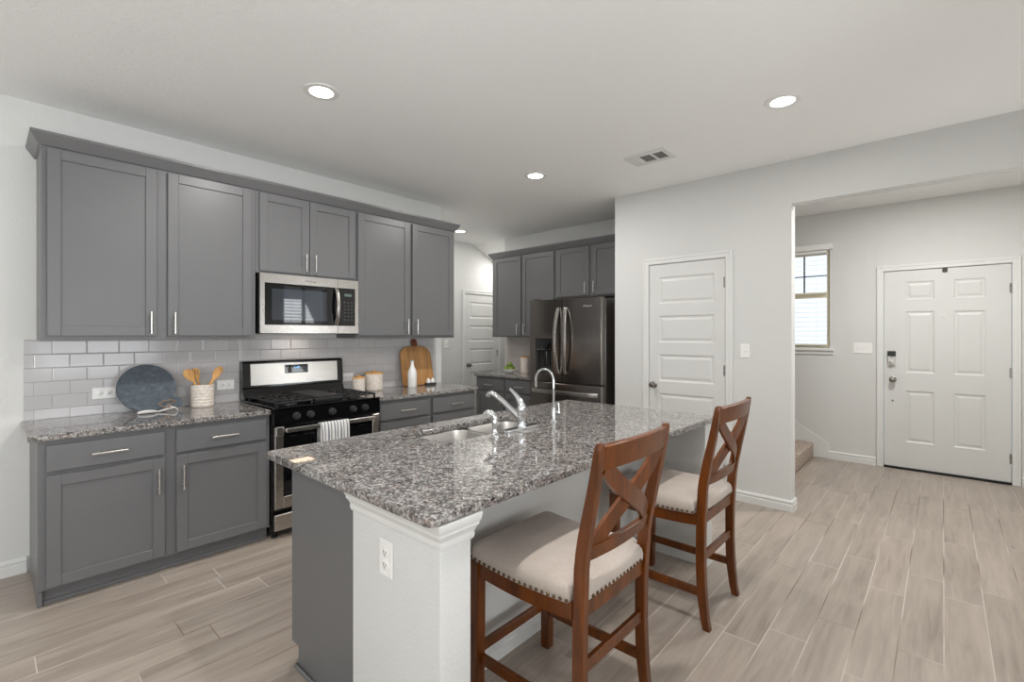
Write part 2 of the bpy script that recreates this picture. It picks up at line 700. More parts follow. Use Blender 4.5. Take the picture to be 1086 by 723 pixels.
    def build(self, name, mat, parent=None, smooth=True, angle=None):
        if angle is None:
            angle = 38 if self.curv else 12
        root = parent
        off = Vector((0, 0, 0))
        while root is not None:
            off += root.location
            root = root.parent
        me = bpy.data.meshes.new(name)
        bmesh.ops.translate(self.bm, verts=list(self.bm.verts), vec=-off)
        self.bm.to_mesh(me)
        self.bm.free()
        me.materials.append(mat)
        if smooth:
            me.polygons.foreach_set('use_smooth', [True] * len(me.polygons))
            me.set_sharp_from_angle(angle=math.radians(angle))
        o = bpy.data.objects.new(name, me)
        COL.objects.link(o)
        if parent:
            o.parent = parent
        return o


def tag(o, label, cat, group=None, kind=None):
    o['label'] = label
    o['category'] = cat
    if group:
        o['group'] = group
    if kind:
        o['kind'] = kind
    return o


def thing(name, label, cat, loc=(0, 0, 0), group=None):
    o = bpy.data.objects.new(name, None)
    o.empty_display_size = 0.1
    COL.objects.link(o)
    o.location = loc
    return tag(o, label, cat, group)


def structure(o, label=None):
    o['kind'] = 'structure'
    if label:
        o['label'] = label
    return o


def dup(root, loc, label):
    r = root.copy()
    COL.objects.link(r)
    r.location = loc
    r['label'] = label
    for ch in list(root.children):
        c = ch.copy()
        COL.objects.link(c)
        c.parent = r
        for g in list(ch.children):
            d = g.copy()
            COL.objects.link(d)
            d.parent = c
    return r


def text_mesh(name, s, size, loc, F, mat, parent, ext=0.0006):
    """lettering lying in the frame's u-v plane, centred on (u, v) at height w"""
    cu = bpy.data.curves.new(name, 'FONT')
    cu.body = s
    cu.size = size
    cu.extrude = ext
    cu.align_x = 'CENTER'
    cu.align_y = 'CENTER'
    tmp = bpy.data.objects.new(name, cu)
    COL.objects.link(tmp)
    bpy.context.view_layer.update()
    dg = bpy.context.evaluated_depsgraph_get()
    me = bpy.data.meshes.new_from_object(tmp.evaluated_get(dg))
    bpy.data.objects.remove(tmp)
    mb = MB()
    me.transform(F @ Matrix.Translation(loc))
    mb.bm.from_mesh(me)
    bpy.data.meshes.remove(me)
    return mb.build(name, mat, parent, smooth=False)


# ------------------------------------------------------------------ the room
ZC = 2.7456
XL = -3.967       # left kitchen wall
YF = 4.97         # wall behind the fridge
XH = -5.26        # hall wall past the end of the kitchen wall
YP = 4.224        # pantry wall face
YE = 6.329        # entry wall face
XR = 1.15         # right wall
YB = -6.00        # rear wall of the living room
PL0, PL1 = -2.4294, -0.8770   # pantry wall extent

structure(MB().box(-5.5, 1.4, -6.3, 7.6, -0.12, 0.0).build('floor', M['floor'], smooth=False))
structure(MB().box(-5.5, 1.4, -6.3, YF - 0.02, ZC, ZC + 0.12).box(-4.62, 1.4, YF - 0.021, 6.6, ZC, ZC + 0.12)
          .build('ceiling', M['ceil'], smooth=False))
# sloped underside over the hall beyond the kitchen
sl = MB()
sl.prism([(4.945, ZC), (6.9, 1.80), (6.9, 1.92), (4.945, ZC + 0.12)], XH - 0.1, -4.62, 'YZ')
structure(sl.build('ceiling_hall', M['ceil'], smooth=False))

structure(MB(F_left(XL)).slab_holes(YB - 0.12, 3.27, 0, ZC, -0.12, 0, []).build('wall_left', M['wall'], smooth=False))
structure(MB().box(XH, XL - 0.121, 3.15, 3.27, 0, ZC).build('wall_hall_return', M['wall'], smooth=False))
HD0, HD1 = 4.795, 5.475       # hall door
structure(MB(F_left(XH)).slab_holes(3.15, 7.0, 0, ZC, -0.12, 0, [(HD0 - 0.005, HD1 + 0.005, -0.01, 2.0)])
          .build('wall_hall', M['wall'], smooth=False))
structure(MB().box(XH, -4.62, 6.88, 7.0, 0, ZC).build('wall_hall_end', M['wall'], smooth=False))
structure(MB(F_front(YF)).slab_holes(-4.62, PL0 + 0.115, 0, ZC, -0.12, 0, []).build('wall_back', M['wall'], smooth=False))
structure(MB().box(-4.62, -4.50, YF + 0.121, 6.88, 0, ZC).build('wall_hall_inner', M['wall'], smooth=False))

PD0, PD1, PDZ = -2.060, -1.375, 2.032     # pantry door
pw = MB(F_front(YP))
pw.slab_holes(PL0, XR, 0, ZC, -0.116, 0, [(PD0 - 0.005, PD1 + 0.005, -0.01, PDZ + 0.005), (PL1, XR + 0.1, -0.01, 2.4051)])
structure(pw.build('wall_pantry', M['wall'], smooth=False))
structure(MB().box(PL0, PL0 + 0.115, YP + 0.117, YF - 0.001, 0, ZC).build('wall_pantry_side', M['wall'], smooth=False))
structure(MB().box(-4.4, -1.12, 5.09, 5.20, 0, ZC).build('wall_stair', M['wall'], smooth=False))

ED0, ED1, EDZ = -0.4575, 0.4658, 2.036    # entry door
EW0, EW1, EWB, EWT = -1.52, -0.938, 1.235, 2.325
ew = MB(F_front(YE))
ew.slab_holes(-4.5, XR + 0.12, 0, ZC, -0.15, 0, [(ED0 - 0.005, ED1 + 0.005, -0.01, EDZ + 0.005), (EW0, EW1, EWB, EWT)])
structure(ew.build('wall_entry', M['wall'], smooth=False))
# right wall with two windows, u = -Y
rw = MB(F_right(XR))
rw.slab_holes(-(YE + 0.15), -(YB - 0.12), 0, ZC, -0.14, 0, [(-4.19, -3.41, 0.90, 2.26), (-1.85, -0.45, 0.75, 2.15), (0.35, 2.05, 0.75, 2.15), (3.05, 4.75, 0.75, 2.15)])
structure(rw.build('wall_right', M['wall'], smooth=False))
bw = MB(F_back(YB))
bw.slab_holes(-XR, -XL, 0, ZC, -0.14, 0, [(2.40, 3.60, 0.45, 2.35), (0.80, 2.00, 0.45, 2.35), (-0.80, 0.40, 0.45, 2.35)])
structure(bw.build('wall_rear', M['wall'], smooth=False))


def window(name, F, u0, u1, v0, v1, w0, mat, label):
    """fixed frame, a meeting rail and two panes set back in the wall"""
    m = MB(F)
    fr = 0.045
    m.box(u0, u0 + fr, v0, v1, w0, w0 + 0.06, 0.004).box(u1 - fr, u1, v0, v1, w0, w0 + 0.06, 0.004)
    m.box(u0 + fr, u1 - fr, v0, v0 + fr, w0, w0 + 0.06, 0.004).box(u0 + fr, u1 - fr, v1 - fr, v1, w0, w0 + 0.06, 0.004)
    vm = (v0 + v1) / 2
    m.box(u0 + fr, u1 - fr, vm - 0.022, vm + 0.022, w0 + 0.005, w0 + 0.055, 0.004)
    o = m.build(name, mat)
    structure(o, label)
    MB(F).box(u0 + fr, u1 - fr, v0 + fr, vm - 0.022, w0 + 0.02, w0 + 0.026).build('window_pane', M['glass'], o, smooth=False)
    MB(F).box(u0 + fr, u1 - fr, vm + 0.022, v1 - fr, w0 + 0.02, w0 + 0.026).build('window_pane', M['glass'], o, smooth=False)
    return o


def blind(F, u0, u1, v0, v1, w, pitch, label, head=0.05, tilt=0.15):
    t = thing('window_blind', label, 'blind', F @ Vector(((u0 + u1) / 2, v0, w)))
    s = MB(F)
    k = v0 + pitch
    R = Matrix.Rotation(tilt, 3, 'X')
    while k < v1 - head:
        s.box(u0 + 0.004, u1 - 0.004, k - 0.0012, k + 0.0012, w - 0.022, w + 0.022, rot=R)
        k += pitch
    s.build('slats', M['blind'], t, smooth=False)
    MB(F).box(u0, u1, v1 - head, v1, w - 0.026, w + 0.026, 0.004).build('headrail', M['blind'], t)
    MB(F).box(u0 + 0.004, u1 - 0.004, v0, v0 + 0.018, w - 0.022, w + 0.022, 0.004).build('bottom_rail', M['blind'], t)
    for q in (0.18, 0.82):
        uu = u0 + (u1 - u0) * q
        MB(F).box(uu - 0.001, uu + 0.001, v0, v1 - head, w + 0.023, w + 0.025).build('ladder_cord', M['blind'], t, smooth=False)
    return t


# entry window: deep-set sash with a grid darkened as if backlit in the upper sash, blind, sill, valance
FE = F_front(YE)
w1 = MB(FE)
fr = 0.036
for a, b, c, d in ((EW0, EW0 + fr, EWB, EWT), (EW1 - fr, EW1, EWB, EWT), (EW0 + fr, EW1 - fr, EWB, EWB + 0.03), (EW0 + fr, EW1 - fr, EWT - fr, EWT)):
    w1.box(a, b, c, d, -0.11, -0.04, 0.004)
w1.box(EW0 + fr, EW1 - fr, 1.80, 1.865, -0.10, -0.045, 0.004)
w1o = structure(w1.build('window_1', M['sash']), 'almond framed entry window with grid in its upper sash')
mm = MB(FE)
for q in (1 / 3., 2 / 3.):
    xx = EW0 + fr + (EW1 - EW0 - 2 * fr) * q - 0.055
    mm.box(xx - 0.008, xx + 0.008, 1.865, EWT - fr, -0.088, -0.074)
mm.box(EW0 + fr, EW1 - fr, 2.047, 2.059, -0.088, -0.074)
mm.build('muntin_grid', M['muntin_backlit'], w1o)
MB(FE).box(EW0 + fr, EW1 - fr, EWB + 0.03, 1.80, -0.082, -0.078).build('window_pane', M['glass'], w1o, smooth=False)
MB(FE).box(EW0 + fr, EW1 - fr, 1.865, EWT - fr, -0.096, -0.092).build('window_pane', M['glass'], w1o, smooth=False)
s1 = MB(FE)
s1.box(EW0 - 0.05, EW1 + 0.05, 1.200, 1.234, -0.012, 0.035, 0.006)
s1.box(EW0 - 0.03, EW1 + 0.035, 1.160, 1.199, 0.001, 0.016, 0.004)
s1.build('window_sill', M['trim'], w1o)
bl = blind(FE, EW0 + 0.008, EW1 - 0.030, 1.262, 2.330, -0.0145, 0.0535, 'white slatted blind in the window above the stairs', 0.03, 0.10)
vl = MB(FE)
vl.box(EW0 - 0.02, EW1 + 0.035, 2.335, 2.398, 0.002, 0.03, 0.004)
vl.build('valance', M['blind'], bl)

w2 = window('window_2', F_right(XR), -4.19, -3.41, 0.90, 2.26, -0.10, M['trim'], 'side window facing the range')
MB(F_right(XR)).box(-3.825, -3.775, 0.945, 2.215, -0.098, -0.042, 0.004).build('mullion', M['trim'], w2)
blind(F_right(XR), -4.18, -3.42, 0.915, 2.25, -0.012, 0.055, 'white slatted blind facing the microwave, beside the pantry wall', tilt=0.35)
window('window_3', F_right(XR), 0.35, 2.05, 0.75, 2.15, -0.10, M['trim'], 'wide unseen side window of the living room, nearer the kitchen')  # unseen living room windows, made wide for even light
window('window_4', F_right(XR), 3.05, 4.75, 0.75, 2.15, -0.10, M['trim'], 'wide unseen side window of the living room, nearer the rear wall')
window('added_window_8', F_right(XR), -1.85, -0.45, 0.75, 2.15, -0.10, M['trim'], 'added unseen side window beside the bar stools')  # invented window, put in to brighten the right side
window('window_5', F_back(YB), 2.40, 3.60, 0.45, 2.35, -0.10, M['trim'], 'tall unseen rear window nearest the cabinet wall')  # unseen rear windows, sized to spread the light evenly
window('window_6', F_back(YB), 0.80, 2.00, 0.45, 2.35, -0.10, M['trim'], 'tall unseen rear window in the middle of three')
window('window_7', F_back(YB), -0.80, 0.40, 0.45, 2.35, -0.10, M['trim'], 'tall unseen rear window nearest the side wall')


# baseboards ---------------------------------------------------------------
BBP = [(0, 0), (0.016, 0), (0.016, 0.052), (0.010, 0.056), (0.010, 0.064), (0.0145, 0.069), (0.0145, 0.076), (0.006, 0.090), (0, 0.090)]


def baseboard(name, runs):
    """runs: list of (frame, u0, u1); profile (w, v) swept along u"""
    m = MB()
    for F, u0, u1 in runs:
        m.F = F
        rows = [[(u, v, w + 0.0005) for w, v in BBP] for u in (u0, u1)]
        m.strip(rows, closed=True)
    o = m.build(name, M['trim'], angle=20)
    return structure(o)


baseboard('baseboard_left', [(F_left(XL), YB, 0.17), (F_left(XL), 3.2, 3.265)])
baseboard('baseboard_pantry', [(F_front(YP), PL1 - 0.44, PL1 + 0.0135), (F_left(PL1), YP, YP + 0.116)])
baseboard('baseboard_entry', [(F_front(YE), -0.952, ED0 - 0.068), (F_front(YE), ED1 + 0.068, XR)])
baseboard('baseboard_right', [(F_right(XR), -YE, -YB)])
baseboard('baseboard_hall', [(F_left(XH), 3.28, HD0 - 0.066), (F_left(XH), HD1 + 0.066, 6.87)])


def casing(name, F, u0, u1, v1, wd=0.062):
    """door casing: two legs and a head with a stepped profile"""
    m = MB(F)
    for a, b in ((u0 - wd, u0 - 0.006), (u1 + 0.006, u1 + wd)):
        m.box(a, b, 0.0, v1 + wd, 0.0005, 0.012, 0.003)
        o = a if a < u0 else b - 0.02
        m.box(o, o + 0.02, 0.0, v1 + wd, 0.012, 0.017, 0.002)
    m.box(u0 - 0.006, u1 + 0.006, v1 + 0.006, v1 + wd, 0.0005, 0.012, 0.003)
    m.box(u0 - wd + 0.02, u1 + wd - 0.02, v1 + wd - 0.02, v1 + wd, 0.012, 0.017, 0.002)
    # jamb and stop inside the opening
    m.box(u0 - 0.0045, u0 - 0.003, 0, v1, -0.11, 0.0)
    m.box(u1 + 0.003, u1 + 0.0045, 0, v1, -0.11, 0.0)
    m.box(u0 - 0.003, u1 + 0.003, v1 + 0.003, v1 + 0.0045, -0.11, 0.0)
    return structure(m.build(name, M['trim']))


def hinge(F, u, v, parent, w=0.002):
    m = MB(F)
    m.box(u - 0.012, u + 0.004, v - 0.045, v + 0.045, w - 0.004, w + 0.0015)
    for k in range(5):
        z0 = v - 0.045 + k * 0.018
        m.F = F @ Matrix.Translation((u + 0.002, 0, w + 0.006)) @ Matrix.Rotation(-PI / 2, 4, 'X')
        m.lathe([(0.0055, -z0 - 0.017), (0.0055, -z0)][::1], seg=10)
        m.F = F
    return m.build('hinge', M['knob'], parent)


def round_knob(F, u, v, w, parent, mat, r=0.027):
    m = MB(F @ Matrix.Translation((u, v, w)))
    m.lathe([(0.031, 0), (0.031, 0.004), (0.026, 0.009), (0.011, 0.011), (0.010, 0.030), (r * 0.7, 0.036), (r, 0.046),
             (r, 0.054), (r * 0.8, 0.063), (r * 0.35, 0.067)], seg=24)
    return m.build('door_knob', mat, parent)


MOULD = [(0.010, 0.007), (0.022, 0.008), (0.040, 0.0025)]


def five_panel(u0, u1, v0, v1, ins=0.09):
    H = v1 - v0
    ph, gap = H * 0.122, H * 0.055
    ps = []
    top = v1 - H * 0.058
    for k in range(5):
        ps.append((u0 + ins, u1 - ins, top - ph, top))
        top -= ph + gap
    return ps


# pantry door
FP = F_front(YP)
d2 = MB(F_front(YP + 0.036)).panel_slab(PD0, PD1, 0.008, PDZ, 0.034, five_panel(PD0, PD1, 0.008, PDZ), MOULD)
d2 = structure(d2.build('door_2', M['door'], smooth=False), 'white five panel pantry door with nickel knob')
round_knob(FP, PD0 + 0.045, 0.915, -0.002, d2, M['knob'])
for zz in (1.828, 1.076, 0.23):
    hinge(FP, PD1 + 0.0005, zz, d2)
casing('trim_1', FP, PD0, PD1, PDZ)
# hall door
FH = F_left(XH)
d1 = MB(F_left(XH - 0.036)).panel_slab(HD0, HD1, 0.008, 1.99, 0.034, five_panel(HD0, HD1, 0.008, 1.99), MOULD)
d1 = structure(d1.build('door_1', M['door'], smooth=False), 'white five panel door in the hall beyond the kitchen')
round_knob(FH, HD0 + 0.05, 0.93, -0.002, d1, M['knob'])
for zz in (1.78, 1.10, 0.23):
    hinge(FH, HD1 + 0.0005, zz, d1)
casing('trim_2', FH, HD0, HD1, 1.99)
MB(F_left(XH)).box(HD1 + 0.0005, HD1 + 0.0042, 0.0, 1.99, -0.05, -0.012).build('door_gap', M['slot'], d1)
# entry door
six = [(-0.286, -0.064, 1.738, 1.922), (0.077, 0.300, 1.736, 1.922), (-0.286, -0.064, 0.994, 1.618),
       (0.077, 0.300, 0.992, 1.614), (-0.286, -0.064, 0.285, 0.808), (0.077, 0.300, 0.288, 0.807)]
d3 = MB(F_front(YE + 0.050)).panel_slab(ED0 + 0.002, ED1 - 0.002, 0.022, EDZ, 0.045, six, MOULD)
d3 = structure(d3.build('door_3', M['door'], smooth=False), 'white six panel entry door with smart lock')
round_knob(FE, -0.388, 0.918, -0.005, d3, M['knob'], 0.029)
lk = MB(FE)
lk.box(-0.428, -0.365, 1.062, 1.158, -0.0045, 0.022, 0.006)
lk = lk.build('smart_lock', M['lock'], d3)
MB(FE).box(-0.430, -0.363, 1.160, 1.212, -0.0045, 0.024, 0.004).build('lock_display', M['sensor'], lk)
tt = MB(FE @ Matrix.Translation((-0.396, 1.092, 0.022)))
tt.lathe([(0.020, 0), (0.019, 0.006), (0.015, 0.008)], seg=20)
tt.box(-0.004, 0.004, -0.017, 0.017, 0.008, 0.020, 0.002)
tt.build('thumb_turn', M['nickel'], lk)
MB(FE).box(-0.409, -0.384, 1.143, 1.149, 0.0222, 0.0228).build('lock_slot', M['slot'], lk)
for vz in (1.128,):
    MB(FE).box(-0.399, -0.394, vz - 0.003, vz + 0.003, 0.0222, 0.0228).build('lock_slot', M['slot'], lk)
for zz in (1.813, 1.03, 0.24):
    hinge(FE, ED1 + 0.0005, zz, d3)
MB(FE).lathe([(0.009, 0.0), (0.009, 0.003), (0.006, 0.004)], (0.008, 1.56, -0.005), 14).build('peephole', M['nickel'], d3)
MB(FE).lathe([(0.009, 0.0), (0.009, 0.006), (0.006, 0.008)], (-0.388, 0.70, -0.005), 14).build('lock_bolt', M['knob'], d3)
MB(FE).box(-0.005, 0.032, 1.998, 2.034, -0.0045, 0.012, 0.003).build('door_sensor', M['sensor'], d3)
casing('trim_3', FE, ED0, ED1, EDZ)
structure(MB(FE).box(ED0 - 0.004, ED1 + 0.004, 0.0, 0.020, -0.10, 0.012, 0.004).build('trim_4', M['rubber']),
          'dark threshold under the entry door')

# stairs and their skirt board
st = MB()
RX = -1.09
for k in range(7):
    st.box(RX - 0.265 * (k + 1) - 0.02, RX - 0.265 * k, 5.201, YE - 0.018, 0.0 if k == 0 else 0.166 * k - 0.05, 0.166 * (k + 1), 0.022, 3)
stair = thing('staircase', 'carpeted stairs rising beside the entry wall below the window', 'stairs', (RX, 5.75, 0))
st.build('carpeted_steps', M['carpet'], stair, angle=60)
sk = MB()
sk.prism([(-0.946, 0.001), (-0.946, 0.172), (-0.965, 0.185), (-2.95, 1.44), (-2.95, 0.9), (-1.2, 0.001)], YE - 0.0165, YE - 0.001, 'XZ', 0.003)
structure(sk.build('trim_5', M['trim']), 'white skirt board climbing along the stairs')

# ------------------------------------------------------------------ backsplashes
bs = MB(F_left(XL)).box(0.158, 3.19, 0.8800, 1.3508, 0.0008, 0.0085)
structure(bs.build('wall_left_backsplash', M['tile'], smooth=False), 'pale grey subway tile backsplash behind the range')
bs = MB(F_front(YF)).box(-4.600, -3.44, 0.8800, 1.3508, 0.0008, 0.0085)
structure(bs.build('wall_back_backsplash', M['tileb'], smooth=False), 'pale subway tile backsplash beside the refrigerator')
TX = XL + 0.009    # tile face


# ------------------------------------------------------------------ cabinets
def shaker(F, u0, u1, v0, v1, parent, t=0.020, st_=0.056, rec=0.009, name='door'):
    m = MB(F)
    m.box(u0, u0 + st_, v0, v1, 0.0005, t, 0.0018).box(u1 - st_, u1, v0, v1, 0.0005, t, 0.0018)
    m.box(u0 + st_, u1 - st_, v0, v0 + st_, 0.0005, t, 0.0018).box(u0 + st_, u1 - st_, v1 - st_, v1, 0.0005, t, 0.0018)
    m.box(u0 + st_ - 0.003, u1 - st_ + 0.003, v0 + st_ - 0.003, v1 - st_ + 0.003, 0.0005, t - rec)
    return m.build(name, M['cab'], parent)


def drawer_front(F, u0, u1, v0, v1, parent, t=0.020):
    return MB(F).box(u0, u1, v0, v1, 0.0005, t, 0.003).build('drawer', M['cab'], parent)


def bar_pull(F, u, v, L, vert, parent, t=0.020):
    m = MB(F)
    r = 0.0058
    off = 0.030
    h = L / 2
    if vert:
        m.tube([(u, v - h, t + off), (u, v + h, t + off)], r, 10)
        for s in (-1, 1):
            m.tube([(u, v + s * h * 0.64, t), (u, v + s * h * 0.64, t + off)], 0.0048, 8)
    else:
        m.tube([(u - h, v, t + off), (u + h, v, t + off)], r, 10)
        for s in (-1, 1):
            m.tube([(u + s * h * 0.64, v, t), (u + s * h * 0.64, v, t + off)], 0.0048, 8)
    return m.build('handle', M['nickel'], parent)


def carcass(F, u0, u1, v0, v1, depth, parent, toe=0.0, ends=(True, True)):
    """cabinet box with its face at w=0"""
    m = MB(F)
    m.box(u0, u1, v0 + toe, v1, -depth, 0.0, 0.001)
    if toe:
        # end panels run to the floor with a notch for the toe space
        for e, a, b in ((ends[0], u0, u0 + 0.018), (ends[1], u1 - 0.018, u1)):
            if e:
                m.box(a, b, v0 + 0.0, v0 + toe, -depth, -0.020)
        m.box(u0 + 0.0, u1, v0, v0 + toe, -0.066, -0.050)
    o = m.build('body', M['cab'], parent)
    return o


UX = -3.636
FU = F_left(UX)
UD = -(XL + 0.0015 - UX)      # depth of the wall cabinets
UZ0, UZ1 = 1.3515, 2.4149

c = thing('wall_cabinet', 'tall grey wall cabinet with two doors over the slate board', 'cabinet', (UX, 0.75, UZ0), 'grey wall cabinets over the range run')
carcass(FU, 0.210, 1.299, UZ0, UZ1, UD, c)
d = shaker(FU, 0.233, 0.722, 1.374, 2.401, c)
bar_pull(FU, 0.690, 1.455, 0.135, True, d)
d = shaker(FU, 0.779, 1.268, 1.374, 2.401, c)
bar_pull(FU, 0.812, 1.455, 0.135, True, d)

c = thing('wall_cabinet', 'short grey two door cabinet directly above the microwave', 'cabinet', (UX, 1.69, 1.826), 'grey wall cabinets over the range run')
carcass(FU, 1.300, 2.083, 1.826, UZ1, UD, c)
d = shaker(FU, 1.322, 1.6815, 1.840, 2.401, c)
bar_pull(FU, 1.648, 1.927, 0.13, True, d)
d = shaker(FU, 1.6865, 2.070, 1.840, 2.401, c)
bar_pull(FU, 1.722, 1.927, 0.13, True, d)

c = thing('wall_cabinet', 'tall grey wall cabinet with two doors over the arched wooden board', 'cabinet', (UX, 2.62, UZ0), 'grey wall cabinets over the range run')
carcass(FU, 2.084, 3.160, UZ0, UZ1, UD, c)
d = shaker(FU, 2.094, 2.616, 1.374, 2.401, c)
bar_pull(FU, 2.580, 1.455, 0.135, True, d)
d = shaker(FU, 2.645, 3.137, 1.374, 2.401, c)
bar_pull(FU, 2.682, 1.455, 0.135, True, d)


def crown(name, label, F, u0, u1, ret0, ret1, v, depth):
    """small sloped crown along the cabinet tops, mitred returns at the open ends"""
    prof = [(0.0012, -0.004), (0.008, -0.003), (0.042, 0.052), (0.043, 0.066), (0.0, 0.066)]
    m = MB(F)
    rows = []
    for p, vv in prof:
        pass
    a = [[(u0 - (w if ret0 else 0), v + h, 0.002 + w) for w, h in prof], [(u1 + (w if ret1 else 0), v + h, 0.002 + w) for w, h in prof]]
    m.strip(a, closed=True)
    if ret0:
        m.strip([[(u0 - w, v + h, 0.002 + w) for w, h in prof], [(u0 - w, v + h, -depth) for w, h in prof]], closed=True)
    if ret1:
        m.strip([[(u1 + w, v + h, 0.002 + w) for w, h in prof], [(u1 + w, v + h, -depth) for w, h in prof]], closed=True)
    m.box(u0, u1, v + 0.020, v + 0.064, -0.02, 0.002)
    return tag(m.build(name, M['cab'], angle=15), label, 'moulding')


crown('crown_moulding', 'grey crown moulding capping the cabinets over the range', FU, 0.208, 3.162, True, True, 2.4155, UD)

BX = -3.365
FB = F_left(BX)
BZ = 0.8455


def base_cab(label, u0, u1, ends, doors, handles_at):
    c = thing('base_cabinet', label, 'cabinet', (BX, (u0 + u1) / 2, 0))
    carcass(FB, u0, u1, 0.0, BZ, -(XL + 0.0015 - BX), c, 0.088, ends)
    mm_ = MB(FB)
    mm_.box(u0 + (0.0185 if ends[0] else 0), u1 - (0.0185 if ends[1] else 0), 0.0, 0.020, -0.0495, -0.034, 0.005)
    mm_.build('toe_moulding', M['cab'], c)
    for (a, b), h in zip(doors, handles_at):
        dr = drawer_front(FB, a, b, 0.686, 0.821, c)
        bar_pull(FB, (a + b) / 2, 0.752, 0.15, False, dr)
        d = shaker(FB, a, b, 0.100, 0.666, c)
        bar_pull(FB, h, 0.542, 0.145, True, d)
    return c


base_cab('grey base cabinet with two drawers and two doors under the slate board', 0.182, 1.290, (True, False), [(0.212, 0.706), (0.763, 1.267)], (0.675, 0.794))
base_cab('grey base cabinet with two drawers under the ribbed canisters', 2.106, 3.190, (False, True), [(2.130, 2.635), (2.666, 3.172)], (2.600, 2.700))

# toe-to-floor end panel of the first base cabinet is part of its body

# cabinets on the fridge wall
UY = 4.660
FUB = F_front(UY)
DB = YF - 0.0015 - UY
c = thing('wall_cabinet', 'tall grey wall cabinet above the bowl of green apples', 'cabinet', (-4.03, UY, UZ0), 'grey wall cabinets by the refrigerator')
carcass(FUB, -4.5635, -3.490, UZ0, UZ1, DB, c)
d = shaker(FUB, -4.525, -4.042, 1.366, 2.401, c)
bar_pull(FUB, -4.085, 1.452, 0.135, True, d)
d = shaker(FUB, -4.015, -3.511, 1.366, 2.401, c)
bar_pull(FUB, -3.973, 1.452, 0.135, True, d)
c = thing('wall_cabinet', 'short grey two door cabinet directly above the refrigerator', 'cabinet', (-2.97, UY, 1.818), 'grey wall cabinets by the refrigerator')
carcass(FUB, -3.489, -2.436, 1.818, UZ1, DB, c)
d = shaker(FUB, -3.468, -3.006, 1.834, 2.401, c)
bar_pull(FUB, -3.046, 1.925, 0.13, True, d)
d = shaker(FUB, -2.966, -2.470, 1.834, 2.401, c)
bar_pull(FUB, -2.930, 1.925, 0.13, True, d)
crown('crown_moulding', 'grey crown moulding capping the cabinets by the refrigerator', FUB, -4.5655, -2.433, True, False, 2.4155, DB)

BY = 4.362
FBB = F_front(BY)
c = thing('base_cabinet', 'grey base cabinet under the green apples beside the refrigerator', 'cabinet', (-4.0, BY, 0))
carcass(FBB, -4.570, -3.420, 0.0, BZ, YF - 0.0015 - BY, c, 0.088, (True, False))
for (a, b), h in zip([(-4.545, -4.062), (-4.030, -3.450)], (-4.105, -3.985)):
    dr = drawer_front(FBB, a, b, 0.672, 0.822, c)
    bar_pull(FBB, (a + b) / 2 if a < -4.3 else -3.79, 0.745, 0.15, False, dr)
    d = shaker(FBB, a, b, 0.100, 0.652, c)
    bar_pull(FBB, h, 0.535, 0.145, True, d)


# ------------------------------------------------------------------ countertops
ZT0, ZT1 = 0.8475, 0.8787


def rrect(x0, x1, y0, y1, r, n=6):
    """rounded rectangle, counter-clockwise; r one value or four (x0y0, x1y0, x1y1, x0y1)"""
    rs = r if isinstance(r, (list, tuple)) else [r] * 4
    pts = []
    for (cx, cy, a0), rr in zip(((x0, y0, PI), (x1, y0, 1.5 * PI), (x1, y1, 0), (x0, y1, 0.5 * PI)), rs):
        ox = cx + (rr if cx == x0 else -rr)
        oy = cy + (rr if cy == y0 else -rr)
        k = n if rr > 1e-4 else 0
        for i in range(k + 1):
            a = a0 + (PI / 2) * (i / k if k else 0)
            pts.append((ox + rr * math.cos(a), oy + rr * math.sin(a)))
    return pts


def slab(outline, hole=None, z0=ZT0, z1=ZT1, ease=0.005):
    t = bmesh.new()

    def loop(pts):
        vs = [t.verts.new((a, b, z1)) for a, b in pts]
        return [t.edges.new((vs[i], vs[(i + 1) % len(vs)])) for i in range(len(vs))]
    ed = loop(outline)
    if hole:
        ed += loop(hole)
    r = bmesh.ops.triangle_fill(t, use_beauty=True, use_dissolve=False, edges=ed)
    faces = [g for g in r['geom'] if isinstance(g, bmesh.types.BMFace)] or list(t.faces)
    ex = bmesh.ops.extrude_face_region(t, geom=list(t.faces))
    vs = [g for g in ex['geom'] if isinstance(g, bmesh.types.BMVert)]
    bmesh.ops.translate(t, verts=vs, vec=(0, 0, z0 - z1))
    bmesh.ops.recalc_face_normals(t, faces=list(t.faces))
    rim = [e for e in t.edges if len(e.link_faces) == 2 and e.calc_face_angle(0) > 1.2 and abs(e.verts[0].co.z - e.verts[1].co.z) < 1e-6]
    bmesh.ops.bevel(t, geom=rim, offset=ease, segments=3, affect='EDGES')
    m = MB()
    m._merge(t)
    return m


CX = -3.331
tag(slab(rrect(XL + 0.010, CX, 0.144, 1.2905, [0, 0.02, 0.006, 0])).build('countertop', M['granite']),
    'speckled grey granite countertop under the slate board', 'countertop')
tag(slab(rrect(XL + 0.010, CX, 2.1075, 3.214, [0, 0.006, 0.02, 0])).build('countertop', M['granite']),
    'speckled grey granite countertop under the wooden arched board', 'countertop')
tag(slab(rrect(-4.600, -3.422, 4.326, YF - 0.010, [0.02, 0.004, 0, 0])).build('countertop', M['granite']),
    'speckled granite countertop under the bowl of apples', 'countertop')
IX0, IX1, IY0, IY1 = -2.165, -1.036, 0.812, 3.030
SK0, SK1, SKY0, SKY1 = -2.026, -1.700, 1.435, 2.195
tag(slab(rrect(IX0, IX1, IY0, IY1, 0.025), list(reversed(rrect(SK0, SK1, SKY0, SKY1, 0.075)))).build('island_countertop', M['granite']),
    'large speckled granite island countertop with sink cutout', 'countertop')

